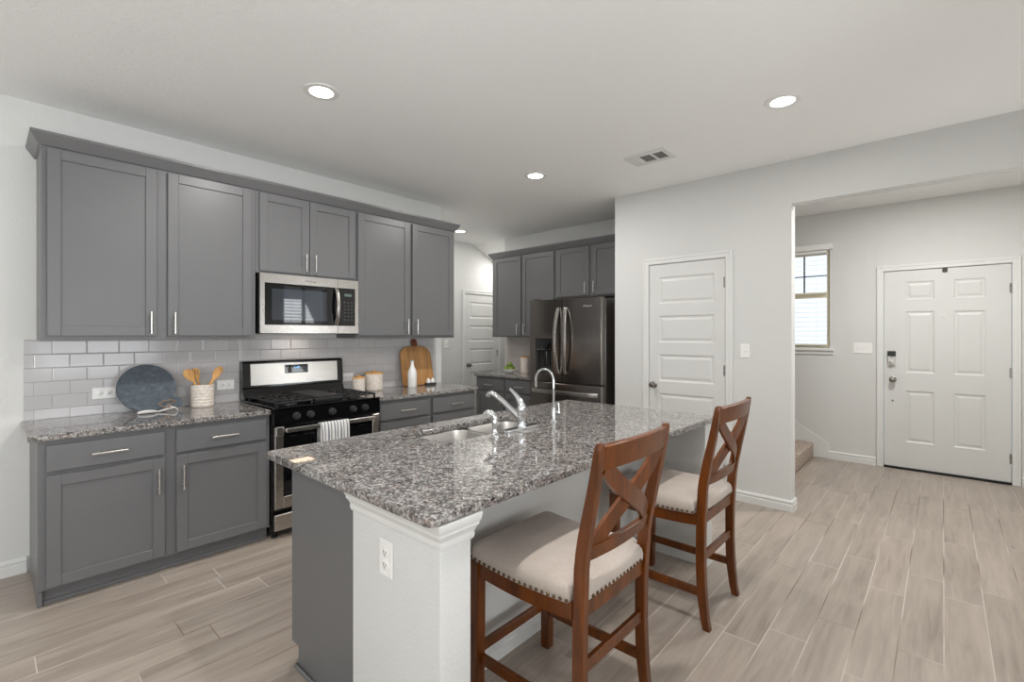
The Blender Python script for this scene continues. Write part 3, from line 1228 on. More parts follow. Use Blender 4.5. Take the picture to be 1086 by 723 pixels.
# ------------------------------------------------------------------ island
PY0 = 0.867       # front face of the end wall
PX1 = -1.055      # its right face
KX = -1.415       # knee wall face
isl = MB()
isl.box(-1.535, PX1, PY0, 0.985, 0, ZT0 - 0.002, 0.006, 3)
isl.box(-1.535, KX, 0.980, 2.90, 0, ZT0 - 0.002)
isl.box(-1.535, PX1, 2.895, 3.005, 0, ZT0 - 0.002, 0.006, 3)
structure(isl.build('wall_island', M['wall'], smooth=True, angle=50), 'white textured half wall wrapping the island seating side')


def wrap_moulding(name, prof, z, label):
    """profile (out, h) wrapped round the near end post: end return, front, right face, short back return"""
    m = MB()
    path = []
    x0, x1, y0, y1 = -1.534, PX1, PY0, 0.986
    for o, h in prof:
        path.append([(x0 - o, y0 + 0.002, z + h), (x0 - o, y0 - o, z + h), (x1 + o, y0 - o, z + h), (x1 + o, y1 + o, z + h), (KX + 0.001, y1 + o, z + h)])
    rows = [[path[i][k] for i in range(len(prof))] for k in range(5)]
    m.strip(rows, closed=True)
    return structure(m.build(name, M['trim'], angle=25), label)


CP = [(0.001, 0.0), (0.004, 0.0), (0.007, 0.010), (0.006, 0.022), (0.011, 0.034), (0.017, 0.042), (0.017, 0.050), (0.021, 0.056), (0.024, 0.072), (0.024, 0.078), (0.001, 0.078)]
wrap_moulding('trim_6', CP, ZT0 - 0.0795, 'white cap moulding around the island end post')
baseboard('baseboard_island', [(F_left(KX), 1.0, 2.882), (F_front(2.895), KX + 0.002, PX1 + 0.014), (F_left(PX1), 2.882, 3.004),
                               (F_front(PY0), -1.533, PX1 + 0.014), (F_left(PX1), PY0 - 0.014, 0.984)])

ic = thing('island_cabinet', 'grey island cabinet holding the sink, facing the range', 'cabinet', (-1.8, 1.9, 0))
IFX = -2.045
fi = F_right(IFX)
b = MB()
b.prism([(IFX, 0.090), (IFX + 0.062, 0.090), (IFX + 0.062, 0.0), (-1.5365, 0.0), (-1.5365, BZ), (IFX, BZ)], 0.876, 0.894, 'XZ')
b.prism([(IFX, 0.090), (IFX + 0.062, 0.090), (IFX + 0.062, 0.0), (-1.5365, 0.0), (-1.5365, BZ), (IFX, BZ)], 2.985, 3.003, 'XZ')
b.box(IFX, IFX + 0.010, 0.894, 2.985, 0.090, BZ)
b.box(IFX + 0.063, IFX + 0.080, 0.894, 2.985, 0.0, 0.090)
b.box(IFX + 0.010, -1.5365, 0.894, 2.985, 0.090, 0.108)
b.build('body', M['cab'], ic)
b = MB()
b.box(IFX + 0.050, -1.5365, 0.862, 0.8757, 0.0, 0.018, 0.005)
b.box(IFX + 0.0505, IFX + 0.0625, 0.863, 3.0, 0.0, 0.018, 0.004)
b.build('toe_moulding', M['cab'], ic)
ys = [0.90, 1.42, 1.815, 2.205, 2.975]
for k in range(4):
    a, b2 = -(ys[k + 1] - 0.012), -(ys[k] + 0.012)
    dr = drawer_front(fi, a, b2, 0.686, 0.821, ic)
    d = shaker(fi, a, b2, 0.100, 0.666, ic)
    bar_pull(fi, b2 - 0.035 if k % 2 else a + 0.035, 0.542, 0.145, True, d)

# outlet on the island post
def outlet(F, u, v, label, horiz, w, group=None):
    t = thing('wall_outlet', label, 'outlet', F @ Vector((u, v, w)), group)
    hw, hh = (0.058, 0.036) if horiz else (0.036, 0.058)
    MB(F).box(u - hw, u + hw, v - hh, v + hh, w, w + 0.006, 0.003).build('cover_plate', M['plate'], t)
    for s in (-1, 1):
        cu, cv = (u + s * 0.020, v) if horiz else (u, v + s * 0.020)
        m = MB(F @ Matrix.Translation((cu, cv, w + 0.006)))
        m.lathe([(0.0165, 0), (0.0165, 0.0018), (0.0155, 0.0025)], seg=20)
        rc = m.build('receptacle', M['plate'], t)
        m = MB(F)
        z = w + 0.0086
        if horiz:
            m.box(cu - 0.006, cu + 0.003, cv + 0.005, cv + 0.0075, z, z + 0.0006)
            m.box(cu - 0.006, cu + 0.003, cv - 0.0075, cv - 0.005, z, z + 0.0006)
            m.box(cu + 0.006, cu + 0.010, cv - 0.002, cv + 0.002, z, z + 0.0006)
        else:
            m.box(cu + 0.005, cu + 0.0075, cv - 0.003, cv + 0.006, z, z + 0.0006)
            m.box(cu - 0.0075, cu - 0.005, cv - 0.003, cv + 0.006, z, z + 0.0006)
            m.box(cu - 0.002, cu + 0.002, cv - 0.010, cv - 0.006, z, z + 0.0006)
        m.build('slots', M['slot'], rc)
    return t


outlet(F_front(PY0), -1.322, 0.665, 'white upright outlet on the island end post', False, 0.0)
FT = F_left(TX)
outlet(FT, 0.515, 1.010, 'white outlet on the tile next to the slate board', True, 0.0)
outlet(FT, 1.206, 1.010, 'white outlet on the tile between utensil crock and range', True, 0.0)
outlet(FT, 2.185, 1.004, 'white outlet on the tile behind the small canister', True, 0.0)


def switch(F, u, v, n, label, w=0.0):
    t = thing('light_switch', label, 'switch', F @ Vector((u, v, w)))
    hw = 0.036 + 0.023 * (n - 1)
    MB(F).box(u - hw, u + hw, v - 0.058, v + 0.058, w + 0.0003, w + 0.006, 0.003).build('cover_plate', M['plate'], t)
    for k in range(n):
        cu = u + (k - (n - 1) / 2) * 0.046
        m = MB(F)
        m.box(cu - 0.005, cu + 0.005, v - 0.012, v + 0.012, w + 0.006, w + 0.008, 0.001)
        m.box(cu - 0.0035, cu + 0.0035, v - 0.002, v + 0.010, w + 0.007, w + 0.016, 0.0015)
        m.build('toggle', M['plate'], t)
    return t


switch(FP, -1.217, 1.247, 1, 'white single switch beside the pantry door')
switch(FE, -0.640, 1.238, 3, 'white three gang switch plate near the entry door')
switch(FH, 4.422, 1.246, 1, 'white single switch on the hall wall beyond the cabinets')

# ------------------------------------------------------------------ sink and taps
sk_ = thing('kitchen_sink', 'stainless double bowl sink set into the island countertop', 'sink', (-1.87, 1.815, 0.66))
for y0, y1 in ((SKY0 - 0.004, 1.803), (1.827, SKY1 + 0.004)):
    rows = []
    for ins, z in ((-0.004, 0.8468), (0.002, 0.838), (0.018, 0.77), (0.034, 0.715), (0.050, 0.685), (0.080, 0.668), (0.12, 0.662)):
        rows.append([(a, b_, z) for a, b_ in rrect(SK0 - 0.004 + ins, SK1 + 0.004 - ins, y0 + ins, y1 - ins, max(0.075 - ins * 0.4, 0.02), 6)])
    m = MB()
    m.strip(rows, closed=True)
    # open the top: remove the cap made by strip
    top = [f for f in m.bm.faces if len(f.verts) > 6 and all(v.co.z > 0.846 for v in f.verts)]
    bmesh.ops.delete(m.bm, geom=top, context='FACES_ONLY')
    for f in m.bm.faces:
        f.normal_flip()
    bowl = m.build('bowl', M['sink'], sk_, angle=50)
    cy = (y0 + y1) / 2
    MB().lathe([(0.045, 0.6625), (0.043, 0.6645), (0.030, 0.6635), (0.028, 0.6628)], (-1.868, cy, 0), 24).build('drain', M['chrome'], bowl)
dv = MB()
dv.box(SK0 - 0.004, SK1 + 0.004, 1.8000, 1.8300, 0.815, 0.8440, 0.009, 3)
dv.build('divider', M['sink'], sk_)
fl = slab(rrect(SK0 - 0.03, SK1 + 0.012, SKY0 - 0.03, SKY1 + 0.03, 0.08), list(reversed(rrect(SK0 - 0.004, SK1 + 0.004, SKY0 - 0.004, SKY1 + 0.004, 0.075))), 0.8455, 0.8470, 0.0003)
fl.build('flange', M['sink'], sk_)

fa = thing('kitchen_faucet', 'chrome single lever faucet with low angled spout behind the sink', 'faucet', (-1.652, 1.905, ZT1))
fx, fy = -1.652, 1.905
m = MB()
pl = rrect(fx - 0.026, fx + 0.026, fy - 0.135, fy + 0.135, 0.025, 8)
m.prism(pl, ZT1 + 0.0002, ZT1 + 0.016, 'XY', 0.005)
m.build('base_plate', M['chrome'], fa, angle=40)
MB().lathe([(0.026, 0.014), (0.024, 0.022), (0.0225, 0.03), (0.0225, 0.095), (0.025, 0.098), (0.025, 0.104), (0.022, 0.106),
            (0.0215, 0.125), (0.016, 0.140), (0.006, 0.146)], (fx, fy, ZT1), 28).build('body', M['chrome'], fa, angle=40)
sp = [(fx - 0.012, fy - 0.002, ZT1 + 0.062), (fx - 0.06, fy - 0.007, ZT1 + 0.098), (fx - 0.12, fy - 0.014, ZT1 + 0.140), (fx - 0.17, fy - 0.02, ZT1 + 0.170),
      (fx - 0.20, fy - 0.023, ZT1 + 0.181), (fx - 0.218, fy - 0.025, ZT1 + 0.176), (fx - 0.224, fy - 0.026, ZT1 + 0.158)]
m = MB().tube(sp, [0.017, 0.0155, 0.0145, 0.014, 0.0135, 0.0135, 0.0125], 16)
m.build('spout', M['chrome'], fa, angle=50)
lv = [(fx, fy, ZT1 + 0.125), (fx - 0.012, fy, ZT1 + 0.150), (fx - 0.032, fy, ZT1 + 0.172), (fx - 0.058, fy, ZT1 + 0.192), (fx - 0.082, fy, ZT1 + 0.208)]
MB().tube(lv, [0.021, 0.019, 0.0135, 0.0105, 0.009], 14, flat=0.8).build('lever', M['chrome'], fa, angle=50)

sy = thing('side_sprayer', 'chrome side sprayer standing by the near sink bowl', 'sprayer', (-1.618, 1.668, ZT1))
m = MB()
m.lathe([(0.022, 0.0002), (0.022, 0.006), (0.016, 0.012), (0.0135, 0.018), (0.016, 0.022), (0.012, 0.030), (0.0115, 0.050), (0.015, 0.062),
         (0.0145, 0.080), (0.013, 0.092)], (-1.618, 1.668, ZT1), 22)
m.build('holder', M['chrome'], sy, angle=40)
MB().tube([(-1.618, 1.668, ZT1 + 0.088), (-1.622, 1.666, ZT1 + 0.105), (-1.636, 1.660, ZT1 + 0.119), (-1.655, 1.652, ZT1 + 0.121), (-1.668, 1.646, ZT1 + 0.113)],
          [0.0135, 0.0165, 0.0165, 0.014, 0.011], 14).build('spray_head', M['chrome'], sy, angle=50)

ff = thing('filter_faucet', 'slim chrome gooseneck water tap at the far end of the sink', 'faucet', (-1.684, 2.172, ZT1))
gx, gy = -1.668, 2.205
m = MB()
m.lathe([(0.020, 0.0002), (0.020, 0.005), (0.013, 0.010), (0.0125, 0.075), (0.010, 0.082)], (gx, gy, ZT1), 20)
m.build('base', M['chrome'], ff, angle=40)
pts = [(gx, gy, ZT1 + 0.08), (gx, gy, ZT1 + 0.18), (gx, gy, ZT1 + 0.235)]
R0 = 0.066
for k in range(1, 11):
    a = PI * k / 10
    pts.append((gx - R0 + R0 * math.cos(a), gy, ZT1 + 0.235 + R0 * math.sin(a)))
pts.append((gx - 2 * R0, gy, ZT1 + 0.190))
MB().tube(pts, 0.0068, 12).build('spout', M['chrome'], ff, angle=50)
m = MB()
m.tube([(gx + 0.01, gy + 0.004, ZT1 + 0.056), (gx + 0.032, gy + 0.012, ZT1 + 0.056)], 0.007, 10)
m.tube([(gx + 0.03, gy + 0.011, ZT1 + 0.052), (gx + 0.03, gy + 0.011, ZT1 + 0.075), (gx + 0.026, gy + 0.011, ZT1 + 0.110)], [0.008, 0.005, 0.0055], 10)
m.build('lever', M['chrome'], ff, angle=50)

# ------------------------------------------------------------------ range
RY0, RY1 = 1.2985, 2.0995
rg = thing('gas_range', 'stainless and black gas range between the base cabinets', 'range', (-3.62, 1.70, 0))
RF = -3.355
m = MB()
m.box(-3.955, RF, RY0, RY1, 0.045, 0.868, 0.003)
m.build('body', M['black'], rg)
m = MB()
m.box(-3.955, -3.292, RY0 - 0.0045 + 0.005, RY1, 0.8795, 0.8915, 0.004)
m.build('cooktop', M['black'], rg)
# sloped knob panel
m = MB()
m.prism([(RF, 0.772), (-3.300, 0.772), (-3.299, 0.790), (-3.303, 0.872), (-3.310, 0.879), (RF, 0.879)], RY0, RY1, 'XZ', 0.002)
kp = m.build('control_panel', M['black'], rg)
for yk in (1.444, 1.541, 1.703, 1.867, 1.967):
    m = MB(Matrix.Translation((-3.302, yk, 0.822)) @ Matrix.Rotation(-0.14, 4, 'Y'))
    m.lathe([(0.026, 0.0), (0.026, 0.006), (0.0215, 0.009), (0.0205, 0.028), (0.017, 0.031)], (0, 0, 0), 24, 'X')
    m.box(0.010, 0.036, -0.0045, 0.0045, -0.020, 0.020, 0.002)
    m.build('knob', M['iron'], kp)
# oven door
FD = F_left(RF)
od = MB(FD)
od.box(1.306, 1.362, 0.206, 0.762, 0.001, 0.046, 0.004)
od.box(2.040, 2.096, 0.206, 0.762, 0.001, 0.046, 0.004)
od.box(1.362, 2.040, 0.206, 0.285, 0.001, 0.046, 0.003)
od.box(1.362, 2.040, 0.690, 0.762, 0.001, 0.030, 0.003)
od = od.build('oven_door', M['steel'], rg)
MB(FD).box(1.3605, 2.0415, 0.2835, 0.6915, 0.001, 0.040, 0.006).build('oven_window', M['bglass'], od)
MB(FD).box(1.3605, 2.0415, 0.690, 0.765, 0.0305, 0.036).build('door_band', M['black'], od)
h = MB(FD)
h.box(1.3625, 2.0395, 0.722, 0.752, 0.070, 0.092, 0.006, 3)
for yy in (1.363, 2.006):
    h.box(yy, yy + 0.032, 0.726, 0.748, 0.036, 0.074, 0.004)
for yy in (1.306, 2.040):
    h.box(yy, yy + 0.056, 0.700, 0.762, 0.046, 0.062, 0.005)
h.build('handle', M['steel'], od)
dr = MB(FD).box(1.306, 2.096, 0.060, 0.168, 0.001, 0.042, 0.005)
dr = dr.build('storage_drawer', M['steel'], rg)
for yy in (1.33, 2.066):
    for xx in (-3.385, -3.90):
        MB().lathe([(0.020, 0.0), (0.020, 0.012), (0.012, 0.016), (0.012, 0.05)], (xx, yy, 0), 14).build('foot', M['rubber'], rg)
# backguard
bgd = MB()
bgd.prism([(-3.956, 0.8915), (-3.845, 0.8915), (-3.885, 0.975), (-3.872, 0.982), (-3.886, 1.165), (-3.900, 1.178), (-3.950, 1.180), (-3.956, 1.17)], RY0, RY1, 'XZ', 0.003)
bgd = bgd.build('backguard', M['black'], rg)
TB = Matrix.Translation((-3.8735, 0, 0.982)) @ Matrix.Rotation(-0.0763, 4, 'Y')
m = MB(TB)
m.box(0.0, 0.0035, 1.352, 2.046, 0.012, 0.176, 0.001)
m.build('steel_panel', M['steel'], bgd)
m = MB(TB)
m.box(0.0036, 0.007, 1.606, 1.790, 0.092, 0.160, 0.001)
dp = m.build('display', M['bglass'], bgd)
FTB = TB @ F_left(0.0072)
text_mesh('clock', '1:47', 0.026, Vector((1.698, 0.134, 0)), FTB, M['disp'], dp, 0.0002)
m = MB(FTB)
for yy in (1.622, 1.642, 1.745, 1.763, 1.778):
    for zz in (0.104, 0.118, 0.132):
        m.box(yy - 0.004, yy + 0.004, zz - 0.0012, zz + 0.0012, 0.0, 0.0003)
m.build('button_marks', M['mark'], dp, smooth=False)
# burners and grates
for yy in (1.45, 1.948):
    for xx in (-3.44, -3.72):
        MB().lathe([(0.055, 0.8916), (0.050, 0.898), (0.030, 0.900), (0.030, 0.908), (0.034, 0.909), (0.034, 0.915), (0.028, 0.917)], (xx, yy, 0), 24).build('burner', M['iron'], rg)


def grate(y0, y1, name='grate'):
    m = MB()
    x0, x1 = -3.835, -3.325
    zt = 0.924
    for yy in (y0, y1):
        m.box(x0, x1, yy - 0.006, yy + 0.006, zt - 0.012, zt, 0.003)
    for xx in (x0, (x0 + x1) / 2, x1):
        m.box(xx - 0.006, xx + 0.006, y0, y1, zt - 0.012, zt, 0.003)
    ym = (y0 + y1) / 2
    for q in (0.25, 0.5, 0.75):
        yq = y0 + (y1 - y0) * q
        m.box(x0, x1, yq - 0.005, yq + 0.005, zt - 0.011, zt - 0.001, 0.002)
    for xc in (-3.44, -3.72):
        for dx, dy in ((1, 0), (-1, 0), (0, 1), (0, -1)):
            m.box(xc + dx * 0.055 - (0.042 if dx else 0.006), xc + dx * 0.055 + (0.042 if dx else 0.006),
                  ym + dy * 0.062 - (0.055 if dy else 0.006), ym + dy * 0.062 + (0.055 if dy else 0.006), zt - 0.010, zt + 0.002, 0.002)
    for xx in (x0 + 0.01, x1 - 0.01):
        for yy in (y0, y1):
            m.box(xx - 0.007, xx + 0.007, yy - 0.007, yy + 0.007, 0.8918, zt - 0.004, 0.002)
    return m.build(name, M['iron'], rg)


grate(1.325, 1.565)
grate(1.828, 2.070)
m = MB()
m.box(-3.835, -3.325, 1.590, 1.805, 0.905, 0.926, 0.004)
m.box(-3.815, -3.345, 1.602, 1.793, 0.926, 0.938, 0.005)
m.box(-3.80, -3.77, 1.60, 1.795, 0.8918, 0.906)
m.box(-3.39, -3.36, 1.60, 1.795, 0.8918, 0.906)
m.build('griddle', M['iron'], rg)

# towel hanging over the oven handle
FH0 = RF + 0.092
tw = MB()
rows = []
N = 44
prof = [(-0.036, 0.600), (-0.032, 0.68), (-0.030, 0.735), (-0.026, 0.7535), (-0.012, 0.7575), (0.003, 0.7545), (0.009, 0.742), (0.012, 0.70), (0.015, 0.62), (0.016, 0.53)]
for i in range(N + 1):
    s = i / N
    y = 1.592 + 0.216 * s
    wv = 0.0045 * math.sin(s * 2 * PI * 4.5) + 0.002 * math.sin(s * 29)
    row = []
    for k, (dx, z) in enumerate(prof):
        amp = min(1.0, abs(z - 0.752) / 0.05)
        sgn = 1 if k >= 5 else -0.3
        row.append((FH0 + dx + 0.005 * (k >= 5) * amp + wv * amp * sgn, y + (0.004 * math.sin(6 * z + i) if 0 < i < N else 0), z))
    rows.append(row)
tw.strip(rows)
two = tw.build('dish_towel', M['towel'], angle=70)
sm = two.modifiers.new('thickness', 'SOLIDIFY')
sm.thickness = 0.0022
sm.offset = 1.0
tag(two, 'grey and white striped dish towel over the oven handle', 'towel')

# ------------------------------------------------------------------ microwave
mw = thing('microwave', 'stainless over the range microwave under the short cabinet', 'microwave', (-3.78, 1.69, 1.39))
MX = -3.590
m = MB()
m.box(XL + 0.010, MX - 0.042, 1.3115, 2.0815, 1.388, 1.8235, 0.003)
m.build('body', M['black'], mw)
FM = F_left(MX - 0.040)
m = MB(FM)
m.slab_holes(1.313, 2.080, 1.392, 1.822, 0.0, 0.040, [(1.345, 2.050, 1.452, 1.755)])
m.box(1.313, 1.9005, 1.8222, 1.8225, 0.0, 0.040)
dm = m.build('front_frame', M['steel'], mw)
m = MB(FM).box(1.3455, 1.905, 1.4525, 1.7545, 0.010, 0.036, 0.002)
gd = m.build('door_glass', M['bglass'], mw)
m = MB(FM).box(1.395, 1.810, 1.487, 1.715, 0.0362, 0.0368)
m.build('window_mesh', M['mglass'], gd, smooth=False)
m = MB(FM).box(1.9052, 2.0495, 1.4525, 1.7545, 0.010, 0.0355, 0.002)
cp = m.build('control_panel', M['bglass'], mw)
MB(FM).box(1.958, 2.022, 1.690, 1.712, 0.0357, 0.0363).build('lcd', M['lcd'], cp, smooth=False)
m = MB(FM)
for a in range(3):
    for bq in range(6):
        m.box(1.956 + a * 0.030, 1.968 + a * 0.030, 1.500 + bq * 0.028, 1.5025 + bq * 0.028, 0.0356, 0.0360)
m.build('button_marks', M['mark'], cp, smooth=False)
m = MB(FM).box(1.9005, 1.9025, 1.392, 1.822, 0.0385, 0.0404)
m.build('door_seam', M['slot'], mw, smooth=False)
hp = []
for k in range(13):
    s = k / 12
    hp.append((1.885, 1.456 + 0.296 * s, 0.038 + 0.040 * math.sin(PI * s) ** 0.7))
m = MB(FM)
rowsh = []
for (u, v, w) in hp:
    rowsh.append([(u - 0.014, v, w - 0.004), (u + 0.014, v, w - 0.004), (u + 0.013, v, w + 0.006), (u, v, w + 0.009), (u - 0.013, v, w + 0.006)])
m.strip(rowsh, closed=True)
m.build('handle', M['steel'], mw, angle=50)
text_mesh('logo', 'Whirlpool', 0.020, Vector((1.680, 1.787, 0.0403)), FM, M['logod'], mw, 0.0004)
MB().box(-3.90, -3.72, 1.60, 1.80, 1.3865, 1.3880).build('task_lamp', M['plate'], mw, smooth=False)
ld = bpy.data.lights.new('cooktop_light', 'AREA')
ld.shape = 'RECTANGLE'
ld.size, ld.size_y = 0.12, 0.2
ld.energy = 0.22
ld.color = (1.0, 0.72, 0.5)
lo = bpy.data.objects.new('cooktop_light', ld)
COL.objects.link(lo)
lo.location = (-3.82, 1.70, 1.380)

# ------------------------------------------------------------------ refrigerator
fg = thing('refrigerator', 'dark stainless french door refrigerator with ice dispenser', 'refrigerator', (-2.95, 4.5, 0))
FX0, FX1, FYF = -3.4050, -2.4935, 4.0724
m = MB()
m.box(FX0 + 0.012, FX1 - 0.004, FYF + 0.082, 4.930, 0.03, 1.742, 0.004)
m.build('cabinet', M['dsteel'], fg)
FF = F_front(FYF + 0.075)
m = MB(FF)
m.slab_holes(FX0, -2.9745, 0.882, 1.757, 0.0, 0.075, [(-3.327, -3.094, 0.965, 1.344)])
ldm = m.build('left_door', M['dsteel'], fg)
m = MB(FF).box(-2.9695, FX1, 0.882, 1.757, 0.0, 0.075, 0.008, 3)
rdm = m.build('right_door', M['dsteel'], fg)
m = MB(FF).box(FX0, FX1, 0.060, 0.868, 0.0, 0.075, 0.008, 3)
fz = m.build('freezer_drawer', M['dsteel'], fg)
# dispenser
m = MB(FF).box(-3.3265, -3.0945, 1.209, 1.3435, 0.02, 0.0765, 0.002)
ds = m.build('dispenser', M['bglass'], fg)
m = MB(FF)
m.box(-3.3265, -3.0945, 0.9655, 1.209, 0.004, 0.012)
m.box(-3.3265, -3.305, 0.9655, 1.209, 0.012, 0.073)
m.box(-3.116, -3.0945, 0.9655, 1.209, 0.012, 0.073)
m.box(-3.305, -3.116, 0.9655, 0.985, 0.012, 0.070)
m.build('dispenser_recess', M['sensor'], ds)
m = MB(FF)
for a in (-3.225, -3.150):
    m.box(a - 0.020, a + 0.020, 1.045, 1.205, 0.022, 0.034, 0.004)
m.build('paddles', M['black'], ds)
m = MB(FF)
for k in range(6):
    m.box(-3.31 + k * 0.033, -3.293 + k * 0.033, 1.222, 1.2245, 0.0767, 0.0771)
m.build('button_marks', M['mark'], ds, smooth=False)


def bow_handle(u, side):
    m = MB(FF)
    rows = []
    for k in range(17):
        s = k / 16
        v = 0.974 + 0.692 * s
        w = 0.079 + 0.052 * math.sin(PI * s) ** 0.6
        uu = u + side * 0.020 * math.sin(PI * s)
        rows.append([(uu - 0.016, v, w - 0.010), (uu + 0.016, v, w - 0.010), (uu + 0.016, v, w + 0.006), (uu, v, w + 0.012), (uu - 0.016, v, w + 0.006)])
    m.strip(rows, closed=True)
    return m


bow_handle(-3.012, -1).build('handle', M['steel'], ldm, angle=50)
bow_handle(-2.920, 1).build('handle', M['steel'], rdm, angle=50)
m = MB(FF)
rows = []
for k in range(17):
    s = k / 16
    u = FX0 + 0.035 + (FX1 - FX0 - 0.07) * s
    w = 0.079 + 0.045 * math.sin(PI * s) ** 0.45
    rows.append([(u, 0.757, w - 0.006), (u, 0.757, w + 0.006), (u, 0.775, w + 0.010), (u, 0.798, w + 0.006), (u, 0.798, w - 0.006)])
m.strip(rows, closed=True)
m.build('handle', M['steel'], fz, angle=50)
m = MB()
for a in (FX0 + 0.03, FX1 - 0.10):
    m.box(a, a + 0.07, FYF + 0.02, FYF + 0.12, 1.7575, 1.772, 0.004)
m.build('hinge_cap', M['sensor'], fg)
text_mesh('logo', 'Whirlpool', 0.026, Vector((-2.655, 1.672, 0.0753)), FF, M['logo'], rdm, 0.0005)
m = MB()
m.box(FX0 + 0.03, FX1 - 0.03, FYF + 0.10, 4.9, 0.0, 0.03)
m.build('base_grille', M['sensor'], fg)

# ------------------------------------------------------------------ small things on the counters
ZC0 = ZT1 + 0.0006
# slate serving board leaning on the tile
bd = thing('serving_board', 'round slate serving board leaning against the tile', 'board', (-3.85, 0.72, ZC0))
ang = math.radians(19)
c0 = Vector((-3.800, 0.715, ZC0 + 0.001))
# board plane: u along +Y, v up the slope, w out
vx = Vector((-math.sin(ang), 0, math.cos(ang)))
wx = Vector((math.cos(ang), 0, math.sin(ang)))
TBd = Matrix(((0, vx.x, wx.x, c0.x), (1, 0, 0, c0.y), (0, vx.z, wx.z, c0.z), (0, 0, 0, 1)))
m = MB(TBd)
R1 = 0.157
out = [(R1 * math.cos(a) + 0.0, R1 * 1.02 + R1 * math.sin(a)) for a in [2 * PI * k / 72 for k in range(72)]]
m.prism(out, 0.0, 0.012, 'XY', 0.002)
m.build('slab', M['slate'], bd, angle=40)
m = MB(TBd)
hd = Vector((math.cos(-0.62), math.sin(-0.62), 0))
pc = Vector((0, R1 * 1.02, 0)) + hd * 0.17
hn = Vector((-hd.y, hd.x, 0))
outl = []
for s, wv in ((0.140, 0.030), (0.165, 0.028), (0.190, 0.032)):
    p = Vector((0, R1 * 1.02, 0)) + hd * s - hn * wv
    outl.append((p.x, p.y))
e = Vector((0, R1 * 1.02, 0)) + hd * 0.195
for k in range(9):
    a = -PI / 2 + PI * k / 8
    p = e + hd * 0.032 * math.cos(a) + hn * 0.032 * math.sin(a)
    outl.append((p.x, p.y))
for s, wv in ((0.190, 0.032), (0.165, 0.028), (0.140, 0.030)):
    p = Vector((0, R1 * 1.02, 0)) + hd * s + hn * wv
    outl.append((p.x, p.y))
m.prism(outl, 0.0005, 0.0115, 'XY')
m.build('grip', M['slate'], bd, angle=40)
m = MB(TBd)
q = Vector((0, R1 * 1.02, 0.014)) + hd * 0.185
cord = [q, q + Vector((-0.03, 0.012, 0.012)), q + Vector((-0.075, 0.006, 0.03)), q + Vector((-0.105, -0.015, 0.04)), q + Vector((-0.08, -0.045, 0.055)),
        q + Vector((-0.05, -0.050, 0.05)), q + Vector((-0.055, -0.02, 0.035)), q + Vector((-0.02, -0.008, 0.014))]
m.tube(cord, 0.0028, 8)
m.build('hanging_cord', M['rope'], bd, angle=60)

# spoon rest
sr = MB()
p0, p1 = Vector((-3.752, 0.650, ZC0)), Vector((-3.758, 0.862, ZC0))
rows = []
dirn = (p1 - p0).normalized()
nr = Vector((-dirn.y, dirn.x, 0))
for k in range(23):
    s = k / 22
    base = p0 + (p1 - p0) * s
    if s < 0.5:
        hw = 0.036 * math.sqrt(max(0.02, 1 - ((s - 0.24) / 0.27) ** 2)) if abs(s - 0.24) < 0.27 else 0.008
    else:
        hw = 0.009 + 0.004 * math.sin((s - 0.5) * 2 * PI)
    hw = max(hw, 0.0085)
    lift = 0.006 + (0.024 * ((s - 0.45) / 0.55) ** 1.2 if s > 0.45 else 0) - (0.026 * max(0, (s - 0.9) / 0.1) ** 2)
    row = []
    for a in range(9):
        tq = -1 + 2 * a / 8
        dish = 0.012 * tq * tq * (hw / 0.036)
        row.append(tuple(base + nr * hw * tq + Vector((0, 0, lift + dish))))
    for a in range(8, -1, -1):
        tq = -1 + 2 * a / 8
        dish = 0.012 * tq * tq * (hw / 0.036)
        row.append(tuple(base + nr * hw * tq * 0.97 + Vector((0, 0, max(0.0002, lift + dish - 0.0058)))))
    rows.append(row)
sr.strip(rows, closed=True)
tag(sr.build('spoon_rest', M['white'], angle=60), 'white ceramic spoon rest lying before the slate board', 'spoon rest')

# utensil crock and utensils
ck = (-3.852, 1.030)
m = MB()
pr_ = [(0.066, 0.0)]
for k in range(7):
    z0 = 0.004 + k * 0.0215
    pr_ += [(0.0695, z0 + 0.003), (0.0705, z0 + 0.011), (0.0695, z0 + 0.0185), (0.0685, z0 + 0.020)]
pr_ += [(0.0690, 0.154), (0.0640, 0.154), (0.0630, 0.010)]
m.lathe(pr_, (ck[0], ck[1], ZC0), 36)
cr = m.build('utensil_crock', M['crock'], angle=40)
tag(cr, 'ribbed cream ceramic crock holding wooden utensils', 'crock')


def utensil(label, foot, tip, wide, slots=0):
    a, b_ = Vector(foot), Vector(tip)
    d = (b_ - a)
    L = d.length
    d.normalize()
    side = Vector((0.25, 1, 0))
    side = (side - d * side.dot(d)).normalized()
    up = d.cross(side)
    m = MB()
    rows = []
    for k in range(19):
        s = k / 18
        p = a + d * (L * s)
        if s < 0.66:
            hw, th = 0.007, 0.005
        else:
            q = (s - 0.66) / 0.34
            hw = 0.007 + (wide - 0.007) * min(1, math.sin(min(1.0, q * 1.5) * PI / 2)) * (1 if q < 0.7 else math.sqrt(max(0.05, 1 - ((q - 0.7) / 0.31) ** 2)))
            th = 0.005 - 0.0025 * q
        rows.append([tuple(p + side * hw * math.cos(t_) + up * th * math.sin(t_)) for t_ in [2 * PI * j / 14 for j in range(14)]])
    m.strip(rows, closed=True)
    o = m.build('wooden_utensil', M['bamboo'], angle=50)
    tag(o, label, 'utensil', 'wooden utensils in the crock')
    if slots:
        mm2 = MB()
        for j in range(slots):
            off = side * ((j - (slots - 1) / 2) * 0.014)
            c1 = a + d * (L * 0.82) + off
            c2 = a + d * (L * 0.95) + off
            for sg in (1, -1):
                mm2.beam(c1 + up * sg * 0.0031, c2 + up * sg * 0.0028, 0.004, 0.0012, up=up)
        mm2.build('slots', M['stem'], o)
    return o


